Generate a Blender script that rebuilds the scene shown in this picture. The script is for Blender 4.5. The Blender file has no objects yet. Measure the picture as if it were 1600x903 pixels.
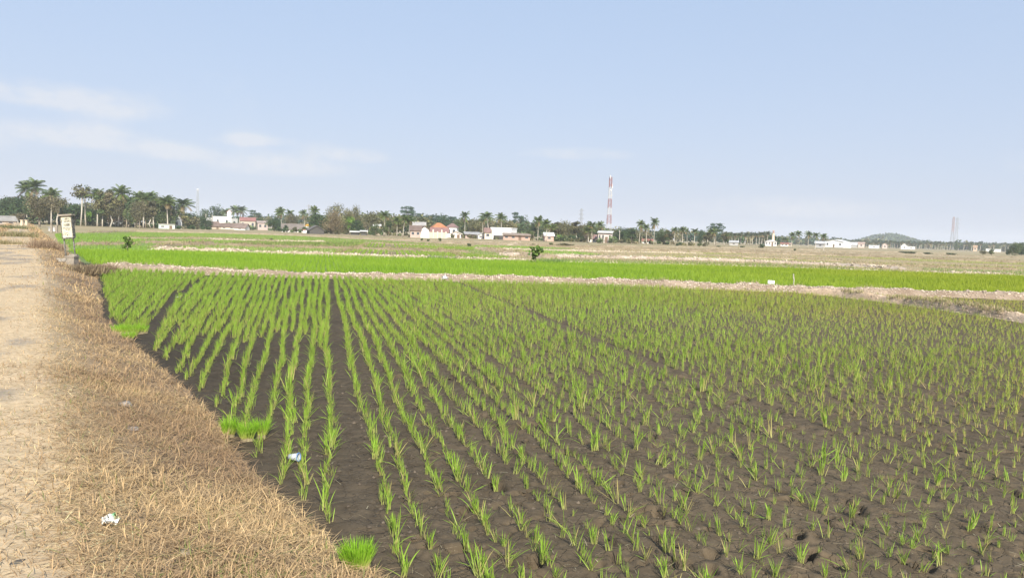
import bpy, math, random
import numpy as np
from mathutils import Matrix, Vector

S = bpy.context.scene
COL = S.collection
rng = np.random.default_rng(11)
random.seed(5)

# ------------------------------------------------------------------ camera
CAMH, FPX = 2.1, 1200.0
_p, _r = math.radians(4.1), math.radians(1.85)
_X = np.array([1, 0, 0.0])
AIM = np.array([0, math.cos(_p), -math.sin(_p)])
_U0 = np.array([0, math.sin(_p), math.cos(_p)])
RIGHT = math.cos(_r) * _X + math.sin(_r) * _U0
UP = -math.sin(_r) * _X + math.cos(_r) * _U0
EYE = np.array([0, 0, CAMH])
cam = bpy.data.cameras.new('camera')
cam_o = bpy.data.objects.new('camera', cam)
COL.objects.link(cam_o)
M = Matrix.Identity(4)
for i in range(3):
    M[i][0], M[i][1], M[i][2], M[i][3] = RIGHT[i], UP[i], -AIM[i], EYE[i]
cam_o.matrix_world = M
cam.sensor_width = 36
cam.lens = 36 * FPX / 1600
cam.clip_start, cam.clip_end = 0.1, 6000
S.camera = cam_o

# ------------------------------------------------------------------ sun, sky, exposure
SUN_EL, SUN_AZ = math.radians(36), math.atan2(0.26, -0.965)      # azimuth from +Y towards +X
sun = bpy.data.lights.new('sun', 'SUN')
sun.energy, sun.angle, sun.color = 5.0, math.radians(0.55), (1.0, 0.94, 0.83)
sun_o = bpy.data.objects.new('sun', sun)
COL.objects.link(sun_o)
_sd = Vector((math.sin(SUN_AZ) * math.cos(SUN_EL), math.cos(SUN_AZ) * math.cos(SUN_EL), math.sin(SUN_EL)))
sun_o.rotation_euler = _sd.to_track_quat('Z', 'Y').to_euler()
sun_o.location = (20, -60, 60)
S.view_settings.view_transform = 'Standard'
S.view_settings.look = 'None'
S.view_settings.gamma = 1
S.view_settings.exposure = 0.5
S.cycles.use_denoising = True
S.cycles.max_bounces = 6
S.cycles.diffuse_bounces = 3
S.cycles.volume_bounces = 1
S.cycles.transparent_max_bounces = 8

W = bpy.data.worlds.new('World')
S.world = W
W.use_nodes = True
wt = W.node_tree
wt.nodes.clear()


def wn(t, **k):
    n = wt.nodes.new(t)
    for a, b in k.items():
        setattr(n, a, b)
    return n


def wmath(op, a, b=None, c=None):
    n = wn('ShaderNodeMath', operation=op)
    for i, v in enumerate((a, b, c)):
        if v is None:
            continue
        if isinstance(v, (int, float)):
            n.inputs[i].default_value = v
        else:
            wt.links.new(v, n.inputs[i])
    return n.outputs[0]


def wmix(fac, a, b):
    n = wn('ShaderNodeMix', data_type='RGBA')
    for key, v in ((0, fac), (6, a), (7, b)):
        if isinstance(v, (int, float)):
            n.inputs[key].default_value = v
        elif isinstance(v, tuple):
            n.inputs[key].default_value = v
        else:
            wt.links.new(v, n.inputs[key])
    return n.outputs[2]


sky = wn('ShaderNodeTexSky', sky_type='NISHITA', sun_disc=False, sun_elevation=SUN_EL, sun_rotation=SUN_AZ,
         air_density=1.0, dust_density=1.6, ozone_density=1.3, altitude=100)
tc = wn('ShaderNodeTexCoord')
sep = wn('ShaderNodeSeparateXYZ')
wt.links.new(tc.outputs['Generated'], sep.inputs[0])
az = wmath('ARCTAN2', sep.outputs[0], sep.outputs[1])
el = wmath('ARCSINE', sep.outputs[2])
el0 = wmath('MAXIMUM', el, 0.0)
# a thin veil of haze over the whole sky, thicker towards the horizon all the way round
low_air = wmath('POWER', 2.718, wmath('MULTIPLY', el0, -3.8))
veil = wmath('ADD', wmath('MULTIPLY', low_air, 0.22), 0.70)
skyc = wmix(veil, sky.outputs[0], wmix(low_air, (3.5, 4.82, 6.95, 1), (4.9, 5.2, 6.1, 1)))
# clouds: soft low cumulus, edges broken by noise
comb = wn('ShaderNodeCombineXYZ')
wt.links.new(wmath('MULTIPLY', az, 17.0), comb.inputs[0])
wt.links.new(wmath('MULTIPLY', el, 26.0), comb.inputs[1])
nz = wn('ShaderNodeTexNoise', noise_dimensions='3D')
nz.inputs['Scale'].default_value = 1.5
nz.inputs['Detail'].default_value = 7
nz.inputs['Roughness'].default_value = 0.62
wt.links.new(comb.outputs[0], nz.inputs['Vector'])
nfac = nz.outputs[0]


def px_dir(x, y):
    d = AIM + (x - 800) / FPX * RIGHT - (y - 451.5) / FPX * UP
    return d / np.linalg.norm(d)


total = None
for cx, cy, sx, sy, amp in ((30, 148, 75, 14, .8), (165, 170, 62, 16, .85), (-30, 215, 50, 20, .5), (135, 217, 68, 15, 1.0), (268, 240, 44, 10, .9),
                            (378, 221, 30, 8, .8), (425, 222, 30, 6, .5), (440, 262, 90, 14, .85), (560, 246, 38, 9, .65), (900, 243, 75, 8, .55),
                            (1230, 328, 130, 14, .5), (505, 240, 30, 10, .5), (1900, 250, 160, 22, .7), (-500, 200, 170, 40, .8)):
    d = px_dir(cx, cy)
    a0, e0 = math.atan2(d[0], d[1]), math.asin(d[2])
    u = wmath('MULTIPLY', wmath('SUBTRACT', az, a0), FPX / sx)
    v = wmath('MULTIPLY', wmath('SUBTRACT', el, e0), FPX / (sy * 1.3))
    v = wmath('MULTIPLY', v, wmath('ADD', 1.0, wmath('MULTIPLY', wmath('LESS_THAN', v, 0.0), 0.7)))    # flatter bases
    q = wmath('ADD', wmath('MULTIPLY', u, u), wmath('MULTIPLY', v, v))
    g = wmath('MULTIPLY', wmath('POWER', 2.718, wmath('MULTIPLY', wmath('POWER', q, 1.6), -0.6)), amp)
    total = g if total is None else wmath('ADD', total, g)
# the same loose noise cloud over the rest of the sky
n2 = wn('ShaderNodeTexNoise')
n2.inputs['Scale'].default_value = 0.14
n2.inputs['Detail'].default_value = 5
wt.links.new(comb.outputs[0], n2.inputs['Vector'])
gen = wmath('MULTIPLY', wmath('MAXIMUM', wmath('SUBTRACT', n2.outputs[0], 0.58), 0.0), 2.0)
total = wmath('ADD', total, gen)
dens = wmath('SUBTRACT', wmath('MULTIPLY', total, wmath('MAXIMUM', wmath('SUBTRACT', wmath('MULTIPLY', nfac, 2.9), 0.55), 0.02)), 0.10)
dens = wmath('MINIMUM', wmath('MAXIMUM', wmath('MULTIPLY', dens, 0.75), 0.0), 0.6)
skyc = wmix(dens, skyc, (6.1, 6.15, 6.4, 1))
bg = wn('ShaderNodeBackground')
bg.inputs['Strength'].default_value = 0.097
wt.links.new(skyc, bg.inputs['Color'])
wo = wn('ShaderNodeOutputWorld')
wt.links.new(bg.outputs[0], wo.inputs['Surface'])


# ------------------------------------------------------------------ geometry helpers
def ray_at(x, y):
    return AIM + (x - 800) / FPX * RIGHT - (y - 451.5) / FPX * UP


def G(x, y, z=0.0):
    d = ray_at(x, y)
    t = (z - CAMH) / d[2]
    return EYE + d * t


def at_depth(x, y, depth):
    d = ray_at(x, y)
    return EYE + d * (depth / d[1])


def hash2(ix, iy, seed):
    h = (ix.astype(np.int64) * 374761393 + iy.astype(np.int64) * 668265263 + seed * 974634777) & 0xffffffff
    h = ((h ^ (h >> 13)) * 1274126177) & 0xffffffff
    h = h ^ (h >> 16)
    return (h & 0xffff) / 65535.0


def vnoise(x, y, seed=0):
    ix, iy = np.floor(x), np.floor(y)
    fx, fy = x - ix, y - iy
    fx, fy = fx * fx * (3 - 2 * fx), fy * fy * (3 - 2 * fy)
    a, b = hash2(ix, iy, seed), hash2(ix + 1, iy, seed)
    c, d = hash2(ix, iy + 1, seed), hash2(ix + 1, iy + 1, seed)
    return (a * (1 - fx) + b * fx) * (1 - fy) + (c * (1 - fx) + d * fx) * fy


def fbm(x, y, seed=0, oct=4):
    s, a, n = 0.0, 0.5, 0.0
    for k in range(oct):
        s = s + a * vnoise(x * 2 ** k, y * 2 ** k, seed + k * 17)
        n += a
        a *= 0.5
    return s / n - 0.5


def sstep(a, b, x):
    t = np.clip((x - a) / (b - a), 0, 1)
    return t * t * (3 - 2 * t)


def inside(poly, x, y):
    r = np.zeros(len(x), bool)
    n = len(poly)
    for i in range(n):
        (x1, y1), (x2, y2) = poly[i], poly[(i + 1) % n]
        c = ((y1 > y) != (y2 > y)) & (x < (x2 - x1) * (y - y1) / ((y2 - y1) + 1e-12) + x1)
        r ^= c
    return r


def link(name, me, m=None, parent=None):
    o = bpy.data.objects.new(name, me)
    COL.objects.link(o)
    if m is not None:
        me.materials.append(m)
    if parent is not None:
        o.parent = parent
    return o


def tag(o, label=None, cat=None, group=None, kind=None):
    if label:
        o['label'] = label
    if cat:
        o['category'] = cat
    if group:
        o['group'] = group
    if kind:
        o['kind'] = kind
    return o


def mesh_np(name, V, quads=None, tris=None, C=None, smooth=False):
    me = bpy.data.meshes.new(name)
    V = np.asarray(V, np.float32).reshape(-1, 3)
    me.vertices.add(len(V))
    me.vertices.foreach_set('co', V.ravel())
    parts, tot, start = [], [], 0
    starts = []
    for F, k in ((quads, 4), (tris, 3)):
        if F is None or len(F) == 0:
            continue
        F = np.asarray(F, np.int32).reshape(-1, k)
        parts.append(F.ravel())
        starts.append(start + np.arange(len(F), dtype=np.int32) * k)
        tot.append(np.full(len(F), k, np.int32))
        start += F.size
    L = np.concatenate(parts)
    me.loops.add(len(L))
    me.loops.foreach_set('vertex_index', L)
    st, tt = np.concatenate(starts), np.concatenate(tot)
    me.polygons.add(len(st))
    me.polygons.foreach_set('loop_start', st)
    me.polygons.foreach_set('loop_total', tt)
    if smooth:
        me.polygons.foreach_set('use_smooth', np.ones(len(st), bool))
    if C is not None:
        C = np.asarray(C, np.float32).reshape(-1, 3)
        a = me.attributes.new('Col', 'FLOAT_COLOR', 'POINT')
        a.data.foreach_set('color', np.hstack([C, np.ones((len(C), 1), np.float32)]).ravel())
    me.update(calc_edges=True)
    me.validate()
    return me


class MB:
    """collects simple shapes into one mesh"""

    def __init__(self):
        self.v, self.f, self.c = [], [], []

    def add(self, V, F, col=None):
        n = len(self.v)
        self.v += [tuple(map(float, p)) for p in V]
        self.f += [tuple(i + n for i in f) for f in F]
        if col is not None:
            self.c += [col] * len(V)

    def box(self, x0, x1, y0, y1, z0, z1, col=None):
        V = [(x0, y0, z0), (x1, y0, z0), (x1, y1, z0), (x0, y1, z0), (x0, y0, z1), (x1, y0, z1), (x1, y1, z1), (x0, y1, z1)]
        self.add(V, [(3, 2, 1, 0), (4, 5, 6, 7), (0, 1, 5, 4), (1, 2, 6, 5), (2, 3, 7, 6), (3, 0, 4, 7)], col)

    def tube(self, pts, rad, sides=6, col=None):
        pts = [np.asarray(p, float) for p in pts]
        V, F = [], []
        for i, p in enumerate(pts):
            t = pts[min(i + 1, len(pts) - 1)] - pts[max(i - 1, 0)]
            t = t / (np.linalg.norm(t) + 1e-9)
            a = np.cross(t, (0.3, 0.9, 0.1) if abs(t[2]) > .9 else (0, 0, 1.0))
            a /= np.linalg.norm(a) + 1e-9
            b = np.cross(t, a)
            for k in range(sides):
                w = 2 * math.pi * k / sides
                V.append(p + rad[i] * (math.cos(w) * a + math.sin(w) * b))
        for i in range(len(pts) - 1):
            for k in range(sides):
                k2 = (k + 1) % sides
                F.append((i * sides + k, i * sides + k2, (i + 1) * sides + k2, (i + 1) * sides + k))
        F.append(tuple(range(sides))[::-1])
        F.append(tuple((len(pts) - 1) * sides + k for k in range(sides)))
        self.add(V, F, col)

    def prism(self, poly, y0, y1, col=None):
        """poly in x,z extruded along y"""
        n = len(poly)
        V = [(x, y0, z) for x, z in poly] + [(x, y1, z) for x, z in poly]
        F = [tuple(range(n)), tuple(range(2 * n - 1, n - 1, -1))] + [(i, i + n, (i + 1) % n + n, (i + 1) % n)[::-1] for i in range(n)]
        self.add(V, F, col)

    def mesh(self, name, smooth=False):
        me = bpy.data.meshes.new(name)
        me.from_pydata(self.v, [], self.f)
        if self.c and len(self.c) == len(self.v):
            a = me.attributes.new('Col', 'FLOAT_COLOR', 'POINT')
            a.data.foreach_set('color', np.array([(*c, 1) for c in self.c], np.float32).ravel())
        if smooth:
            me.polygons.foreach_set('use_smooth', np.ones(len(me.polygons), bool))
        me.update()
        return me

    def build(self, name, m, parent=None, smooth=False):
        return link(name, self.mesh(name, smooth), m, parent)


# ------------------------------------------------------------------ materials
def mk(name):
    m = bpy.data.materials.new(name)
    m.use_nodes = True
    t = m.node_tree
    b = t.nodes['Principled BSDF']
    b.inputs['Specular IOR Level'].default_value = 0.25
    return m, t, b


def nmix(t, fac, a, b, mode='MIX'):
    n = t.nodes.new('ShaderNodeMix')
    n.data_type = 'RGBA'
    n.blend_type = mode
    for key, v in ((0, fac), (6, a), (7, b)):
        if isinstance(v, (int, float)):
            n.inputs[key].default_value = v
        elif isinstance(v, tuple):
            n.inputs[key].default_value = (*v, 1) if len(v) == 3 else v
        else:
            t.links.new(v, n.inputs[key])
    return n.outputs[2]


def nnoise(t, scale, detail=4, rough=0.55, coord='Object', stretch=None):
    c = t.nodes.new('ShaderNodeTexCoord')
    n = t.nodes.new('ShaderNodeTexNoise')
    n.inputs['Scale'].default_value = scale
    n.inputs['Detail'].default_value = detail
    n.inputs['Roughness'].default_value = rough
    src = c.outputs[coord]
    if stretch:
        mp = t.nodes.new('ShaderNodeMapping')
        mp.inputs['Scale'].default_value = stretch
        t.links.new(src, mp.inputs[0])
        src = mp.outputs[0]
    t.links.new(src, n.inputs['Vector'])
    return n.outputs[0]


def nramp(t, src, lo, hi):
    n = t.nodes.new('ShaderNodeMapRange')
    n.inputs[1].default_value, n.inputs[2].default_value = lo, hi
    t.links.new(src, n.inputs[0])
    return n.outputs[0]


def nbump(t, b, src, strength, dist):
    n = t.nodes.new('ShaderNodeBump')
    n.inputs['Strength'].default_value = strength
    n.inputs['Distance'].default_value = dist
    t.links.new(src, n.inputs['Height'])
    t.links.new(n.outputs[0], b.inputs['Normal'])


def surf(name, c1, c2, scale=1.0, rough=.9, c3=None, scale3=8.0, bump=0.0, bdist=.02, stretch=None):
    m, t, b = mk(name)
    c = nmix(t, nramp(t, nnoise(t, scale, stretch=stretch), .36, .64), c1, c2)
    n3 = None
    if c3 is not None:
        n3 = nnoise(t, scale3, 5, .65, stretch=stretch)
        c = nmix(t, nramp(t, n3, .5, .72), c, c3)
    t.links.new(c, b.inputs['Base Color'])
    b.inputs['Roughness'].default_value = rough
    if bump:
        nbump(t, b, nnoise(t, scale3, 6, .7), bump, bdist)
    return m


def leafy(name, transl=.25, rough=.55):
    """colour of each leaf or blade comes from its own attribute"""
    m, t, b = mk(name)
    a = t.nodes.new('ShaderNodeAttribute')
    a.attribute_name = 'Col'
    t.links.new(a.outputs['Color'], b.inputs['Base Color'])
    b.inputs['Roughness'].default_value = rough
    b.inputs['Specular IOR Level'].default_value = .2
    tr = t.nodes.new('ShaderNodeBsdfTranslucent')
    t.links.new(a.outputs['Color'], tr.inputs['Color'])
    mx = t.nodes.new('ShaderNodeMixShader')
    mx.inputs[0].default_value = transl
    t.links.new(b.outputs[0], mx.inputs[1])
    t.links.new(tr.outputs[0], mx.inputs[2])
    t.links.new(mx.outputs[0], t.nodes['Material Output'].inputs['Surface'])
    return m


MT = {}
MT['leaf'] = leafy('leaf', .25)
MT['blade'] = leafy('blade', .35)
MT['straw'] = leafy('straw', .12, .8)
MT['bark'] = surf('bark', (.24, .19, .14), (.36, .31, .25), 3, c3=(.14, .11, .08), scale3=9)
MT['pale_bark'] = surf('pale_bark', (.46, .42, .35), (.56, .51, .43), 2, c3=(.28, .24, .19), scale3=6)


def vcol_surf(name, rough=.9, bump=.3, bdist=.01, bscale=30.0, vary=.35, vscale=6.0, spec=.2):
    m, t, b = mk(name)
    a = t.nodes.new('ShaderNodeAttribute')
    a.attribute_name = 'Col'
    n = nnoise(t, vscale, 8, .7)
    c = nmix(t, vary, a.outputs['Color'], nmix(t, nramp(t, n, .3, .7), (.25, .25, .25), (1.55, 1.55, 1.55)), 'MULTIPLY')
    t.links.new(c, b.inputs['Base Color'])
    b.inputs['Roughness'].default_value = rough
    b.inputs['Specular IOR Level'].default_value = spec
    nbump(t, b, nnoise(t, bscale, 8, .75), bump, bdist)
    return m


MT['mud'] = vcol_surf('mud', .85, .6, .014, 30, .5, 7, .16)
_t = MT['mud'].node_tree
_v = _t.nodes.new('ShaderNodeTexVoronoi')
_v.feature = 'DISTANCE_TO_EDGE'
_v.inputs['Scale'].default_value = 5.5
_c = _t.nodes.new('ShaderNodeTexCoord')
_n = _t.nodes.new('ShaderNodeTexNoise')
_n.inputs['Scale'].default_value = 4
_n.inputs['Detail'].default_value = 6
_t.links.new(_c.outputs['Object'], _n.inputs['Vector'])
_a = _t.nodes.new('ShaderNodeVectorMath')
_a.operation = 'MULTIPLY_ADD'
_a.inputs[1].default_value = (.35, .35, .35)
_t.links.new(_n.outputs['Color'], _a.inputs[0])
_t.links.new(_c.outputs['Object'], _a.inputs[2])
_t.links.new(_a.outputs[0], _v.inputs['Vector'])
_m = _t.nodes.new('ShaderNodeMapRange')
_m.inputs[1].default_value, _m.inputs[2].default_value = 0.0, 0.045
_t.links.new(_v.outputs['Distance'], _m.inputs[0])
_b2 = _t.nodes.new('ShaderNodeBump')
_b2.inputs['Strength'].default_value = .55
_b2.inputs['Distance'].default_value = .02
_old = [q for q in _t.nodes if q.type == 'BUMP'][0]
_t.links.new(_m.outputs[0], _b2.inputs['Height'])
_t.links.new(_old.outputs[0], _b2.inputs['Normal'])
_t.links.new(_b2.outputs[0], _t.nodes['Principled BSDF'].inputs['Normal'])
MT['earth'] = vcol_surf('earth', .95, .5, .012, 34, .4, 14)
MT['clod'] = surf('dry_clod', (.40, .33, .26), (.52, .45, .37), 5, c3=(.26, .20, .15), scale3=12, bump=.4)
MT['plain'] = surf('dry_stubble', (.33, .255, .145), (.26, .225, .115), .035, c3=(.41, .32, .19), scale3=.5, stretch=(.35, 1, 1))
MT['concrete'] = surf('concrete', (.27, .235, .19), (.36, .31, .25), 4, c3=(.2, .18, .15), scale3=11, bump=.3)
MT['sign_white'] = surf('sign_cream', (.56, .53, .40), (.64, .60, .47), 3, c3=(.34, .29, .2), scale3=7, rough=.6)
MT['opening_shade'] = surf('opening_shade', (.06, .06, .055), (.10, .09, .08), 3)  # near-black for the painted shade in the lettered building's opening
MT['frame_paint'] = surf('rusty_frame', (.07, .065, .055), (.14, .13, .11), 9, c3=(.48, .46, .42), scale3=14, rough=.7)
MT['print'] = surf('faded_print', (.10, .095, .08), (.16, .15, .13), 30)
MT['white_plastic'] = surf('white_plastic', (.80, .80, .77), (.74, .75, .72), 8, rough=.4)
MT['glass'] = surf('window_glass', (.05, .06, .07), (.09, .10, .12), 2, rough=.15)
MT['door'] = surf('door_paint', (.16, .11, .08), (.22, .15, .10), 2, rough=.6)
_pm = {}


def paint(c, dirt=.35, scale=.6, rough=.85):
    k = (c, dirt)
    if k not in _pm:
        d = tuple(x * (1 - dirt) for x in c)
        _pm[k] = surf('painted_plaster', c, tuple(x * .93 for x in c), scale, rough, d, scale * 3)
    return _pm[k]


def tiles(c):
    k = ('t', c)
    if k not in _pm:
        m, t, b = mk('roof_tile')
        w = t.nodes.new('ShaderNodeTexWave')
        w.inputs['Scale'].default_value = 1.6
        w.inputs['Distortion'].default_value = .6
        cc = t.nodes.new('ShaderNodeTexCoord')
        t.links.new(cc.outputs['Object'], w.inputs['Vector'])
        col = nmix(t, nramp(t, nnoise(t, .7), .35, .65), c, tuple(x * .7 for x in c))
        col = nmix(t, .25, col, w.outputs['Color'], 'MULTIPLY')
        t.links.new(col, b.inputs['Base Color'])
        b.inputs['Roughness'].default_value = .9
        _pm[k] = m
    return _pm[k]


# ------------------------------------------------------------------ outline of the land (metres, camera above the origin)
EDGE = np.array([(2.6, -1.0), (-.71, 4.49), (-.9, 4.66), (-1.51, 5.54), (-2.09, 6.31), (-3.26, 8.3), (-4.07, 9.56), (-6.6, 13.31), (-8.6, 16.26),
                 (-15.6, 28.79), (-35.6, 60), (-150, 240), (-185, 292)])
PATH_R = np.array([(.6, -1), (-1.95, 3.58), (-2.25, 4.11), (-3.0, 5.35), (-4.2, 7.31), (-6.8, 11.46), (-14.06, 23.2), (-33.8, 54), (-53.9, 85.5), (-180, 283)])


def edge_x(y):
    return np.interp(y, EDGE[:, 1], EDGE[:, 0]) + .10 * fbm(y * .9, y * 0 + 3, 5, 3) * np.clip(y / 6, .5, 3)


def path_r(y):
    return np.interp(y, PATH_R[:, 1], PATH_R[:, 0])


def path_w(y):
    return np.interp(y, [0, 20, 60, 280], [2.5, 2.5, 2.2, 3.2])


def verge_z(x, y):
    s = edge_x(y) - x
    z = .36 * sstep(-.1, 1.7, s) - .25 * sstep(.02, -.3, s)
    on = sstep(.7, -.5, x - path_r(y)) * sstep(-.5, .1, x - path_r(y) + path_w(y))
    z += (fbm(x * 1.3, y * 1.3, 21, 4) * .13 + fbm(x * 6, y * 6, 9, 3) * .05) * sstep(0, .5, s) * (1 - .75 * on)
    z += on * (.03 - .02) + on * fbm(x * 2.5, y * 2.5, 31, 4) * .05
    z -= .22 * sstep(path_r(y) - path_w(y) - 1.5, path_r(y) - path_w(y) - 4.0, x)
    return z, on


# ---- base ground to the horizon
xs = np.unique(np.concatenate([np.linspace(-2600, 2600, 53), np.linspace(-200, 200, 41)]))
ys = np.unique(np.concatenate([np.linspace(-60, 33.0, 8), [33.01], np.linspace(34, 400, 60), np.linspace(400, 2600, 40)]))
gx, gy = np.meshgrid(xs, ys)
gz = np.where(gy < 33.005, -.35, .10) + 0 * gx
n1, n0 = len(xs), len(ys)
idx = np.arange(n0 * n1).reshape(n0, n1)
quad_of = lambda I: np.stack([I[:-1, :-1], I[:-1, 1:], I[1:, 1:], I[1:, :-1]], -1).reshape(-1, 4)
tag(link('ground', mesh_np('ground', np.stack([gx, gy, gz], -1), quad_of(idx)), MT['plain']), kind='structure')

# ---- muddy paddy in front
ang = np.radians(np.linspace(-40, 47, 390))
rad = 3.2 * 1.0042 ** np.arange(600)
rad = rad[rad < 48]
A, Rr = np.meshgrid(ang, rad)
mx, my = Rr * np.sin(A), Rr * np.cos(A)
keep_row = np.ones(len(rad), bool)


def mud_height(x, y):
    z = fbm(x * .8, y * .8, 3, 3) * .05 + fbm(x * 4, y * 4, 4, 4) * .022 + fbm(x * 18, y * 18, 6, 4) * .022
    lumps = np.maximum(fbm(x * 3.4, y * 3.4, 8, 4), .12) - .12
    z += lumps * .06 - .10 * np.maximum(fbm(x * 5, y * 5, 18, 3) - .2, 0)
    return z


mz = mud_height(mx, my)
dark = np.zeros_like(mz)
fp_r = np.random.default_rng(3)
for k in range(620):
    r0 = 3.8 * math.exp(fp_r.random() * 1.5)
    a0 = math.radians(-12 + 52 * fp_r.random() ** .75)
    cx, cy = r0 * math.sin(a0), r0 * math.cos(a0)
    th = fp_r.random() * 3.14
    L, Wd, dep = (fp_r.uniform(.05, .14), fp_r.uniform(.03, .055), fp_r.uniform(.03, .10)) if k % 3 == 0 else (fp_r.uniform(.015, .045), fp_r.uniform(.012, .025), fp_r.uniform(.015, .05))
    i0, i1 = np.searchsorted(rad, [r0 - .4, r0 + .4])
    j0, j1 = np.searchsorted(ang, [a0 - .4 / r0, a0 + .4 / r0])
    sx, sy = mx[i0:i1, j0:j1] - cx, my[i0:i1, j0:j1] - cy
    jit = 1 + .8 * fbm(mx[i0:i1, j0:j1] * 12, my[i0:i1, j0:j1] * 12, k, 2)
    u, v = (sx * math.cos(th) + sy * math.sin(th)) / L * jit, (-sx * math.sin(th) + sy * math.cos(th)) / Wd * jit
    q = u * u + v * v
    mz[i0:i1, j0:j1] += -dep * np.exp(-q ** 3) + dep * .22 * np.exp(-(np.sqrt(q) - 1.7) ** 2 * 3)
# fine cracks
for k in range(70):
    r0 = 4.2 * math.exp(fp_r.random() * 1.1)
    a0 = math.radians(-8 + 46 * fp_r.random())
    px_, py_ = r0 * math.sin(a0), r0 * math.cos(a0)
    th = fp_r.random() * 6.28
    for s in range(fp_r.integers(6, 18)):
        th += fp_r.normal() * .5
        px_ += math.cos(th) * .03
        py_ += math.sin(th) * .03
        rr, aa = math.hypot(px_, py_), math.atan2(px_, py_)
        i, j = np.searchsorted(rad, rr), np.searchsorted(ang, aa)
        if 1 < i < len(rad) - 2 and 1 < j < len(ang) - 2:
            mz[i, j] -= .03
            mz[i + 1, j] -= .012
wet = sstep(3.0, -4.0, mx + my * .18) * .75 + .25 * (fbm(mx * .35, my * .35, 12, 3) + .5)
c_dry, c_wet = np.array((.122, .092, .058)), np.array((.050, .040, .028))
mc = c_dry + (c_wet - c_dry) * np.clip(wet, 0, 1)[..., None]
patch = sstep(.05, .3, fbm(mx * 1.1, my * 1.1, 44, 4))[..., None]
mc = mc * (1 - .18 * patch)
far_in = (my < 32.9)
idx = np.arange(mz.size).reshape(mz.shape)
Q = quad_of(idx)
ok = far_in.ravel()[Q].all(1)
mud = link('paddy_mud', mesh_np('paddy_mud', np.stack([mx, my, mz], -1), Q[ok], C=mc, smooth=True), MT['mud'])
tag(mud, kind='structure')

# ---- dry grass verge and the path on it
yy = [1.5]
while yy[-1] < 286:
    yy.append(yy[-1] * 1.0095 + .006)
yy = np.array(yy)
ss = np.concatenate([np.linspace(-.3, .9, 18), np.linspace(.95, 3.2, 34), 3.2 + 6.5 * np.linspace(.02, 1, 40) ** 1.5])
SS, YY = np.meshgrid(ss, yy)
VX = edge_x(YY) - SS
VZ, VON = verge_z(VX, YY)
VZ = VZ + sstep(31, 36, YY) * .14
straw_g, brown_g = np.array((.33, .24, .15)), np.array((.17, .118, .075))
low = sstep(1.5, .3, SS) * .5 + .5 * sstep(-.1, .25, fbm(VX * .7, YY * .7, 77, 4))
vc = straw_g + (brown_g - straw_g) * np.clip(low, 0, 1)[..., None]
vc = vc + (np.array((.45, .36, .24)) - vc) * VON[..., None]
idx = np.arange(VZ.size).reshape(VZ.shape)
tag(link('dry_grass_verge', mesh_np('dry_grass_verge', np.stack([VX, YY, VZ], -1), quad_of(idx)[:, ::-1], C=vc, smooth=True), MT['earth']), kind='structure')
uu = np.linspace(0, 1, 46)
UU, YP = np.meshgrid(uu, yy)
rag_r = .55 * fbm(YP * 1.7, YP * 0 + .5, 61, 4)
rag_l = .30 * fbm(YP * 1.7, YP * 0 + 7.5, 62, 4)
PX = path_r(YP) + rag_r - (path_w(YP) + rag_r - rag_l) * UU
PZ, _ = verge_z(PX, YP)
PZ = PZ + sstep(31, 36, YP) * .14 + .03 * np.sin(np.clip(UU, 0, 1) * math.pi) ** .4 - .012
bare = sstep(.0, .15, fbm(PX * .9, YP * .7, 91, 5)) * sstep(.0, .25, UU) * sstep(1, .75, UU)
pc = np.array((.53, .405, .255)) + (np.array((.30, .25, .195)) - np.array((.53, .405, .255))) * (bare * .9)[..., None]
idx = np.arange(PZ.size).reshape(PZ.shape)
tag(link('path', mesh_np('path', np.stack([PX, YP, PZ], -1), quad_of(idx)[:, ::-1], C=pc, smooth=True), MT['earth']), kind='structure')


# ------------------------------------------------------------------ blades
def blades(base, L, Wd, az, lean, curl, face, cb, ct, segs=2):
    """tapering grass blades: base (n,3), the rest (n,), colours (n,3) at foot and tip"""
    n = len(base)
    t = np.linspace(0, 1, segs + 1)
    off = L[:, None] * (np.sin(lean)[:, None] * t + curl[:, None] * t ** 2)
    zz = L[:, None] * (np.cos(lean)[:, None] * t - .45 * np.abs(curl)[:, None] * t ** 2.5)
    P = np.stack([base[:, 0, None] + np.cos(az)[:, None] * off, base[:, 1, None] + np.sin(az)[:, None] * off, base[:, 2, None] + zz], -1)
    prof = (.65 + .9 * t) * (1 - t) ** .55
    w = Wd[:, None] * .5 * prof
    wx, wy = np.cos(face)[:, None] * w, np.sin(face)[:, None] * w
    V = np.empty((n, 2 * segs + 1, 3))
    C = np.empty((n, 2 * segs + 1, 3))
    for k in range(segs):
        V[:, 2 * k] = P[:, k] - np.stack([wx[:, k], wy[:, k], 0 * wx[:, k]], -1)
        V[:, 2 * k + 1] = P[:, k] + np.stack([wx[:, k], wy[:, k], 0 * wx[:, k]], -1)
        C[:, 2 * k] = C[:, 2 * k + 1] = cb + (ct - cb) * min(1, t[k] * 1.8)
    V[:, 2 * segs], C[:, 2 * segs] = P[:, segs], ct
    m = 2 * segs + 1
    o = (np.arange(n) * m)[:, None]
    qs = np.concatenate([o + np.array([2 * k, 2 * k + 1, 2 * k + 3, 2 * k + 2]) for k in range(segs - 1)]) if segs > 1 else np.zeros((0, 4), int)
    ts = o + np.array([2 * segs - 2, 2 * segs - 1, 2 * segs])
    return V.reshape(-1, 3), qs, ts, C.reshape(-1, 3)


def pick(cols, n, r, jit=.12):
    c = np.array(cols)[r.integers(0, len(cols), n)]
    return c * (1 + jit * r.normal(size=(n, 1)))


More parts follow.
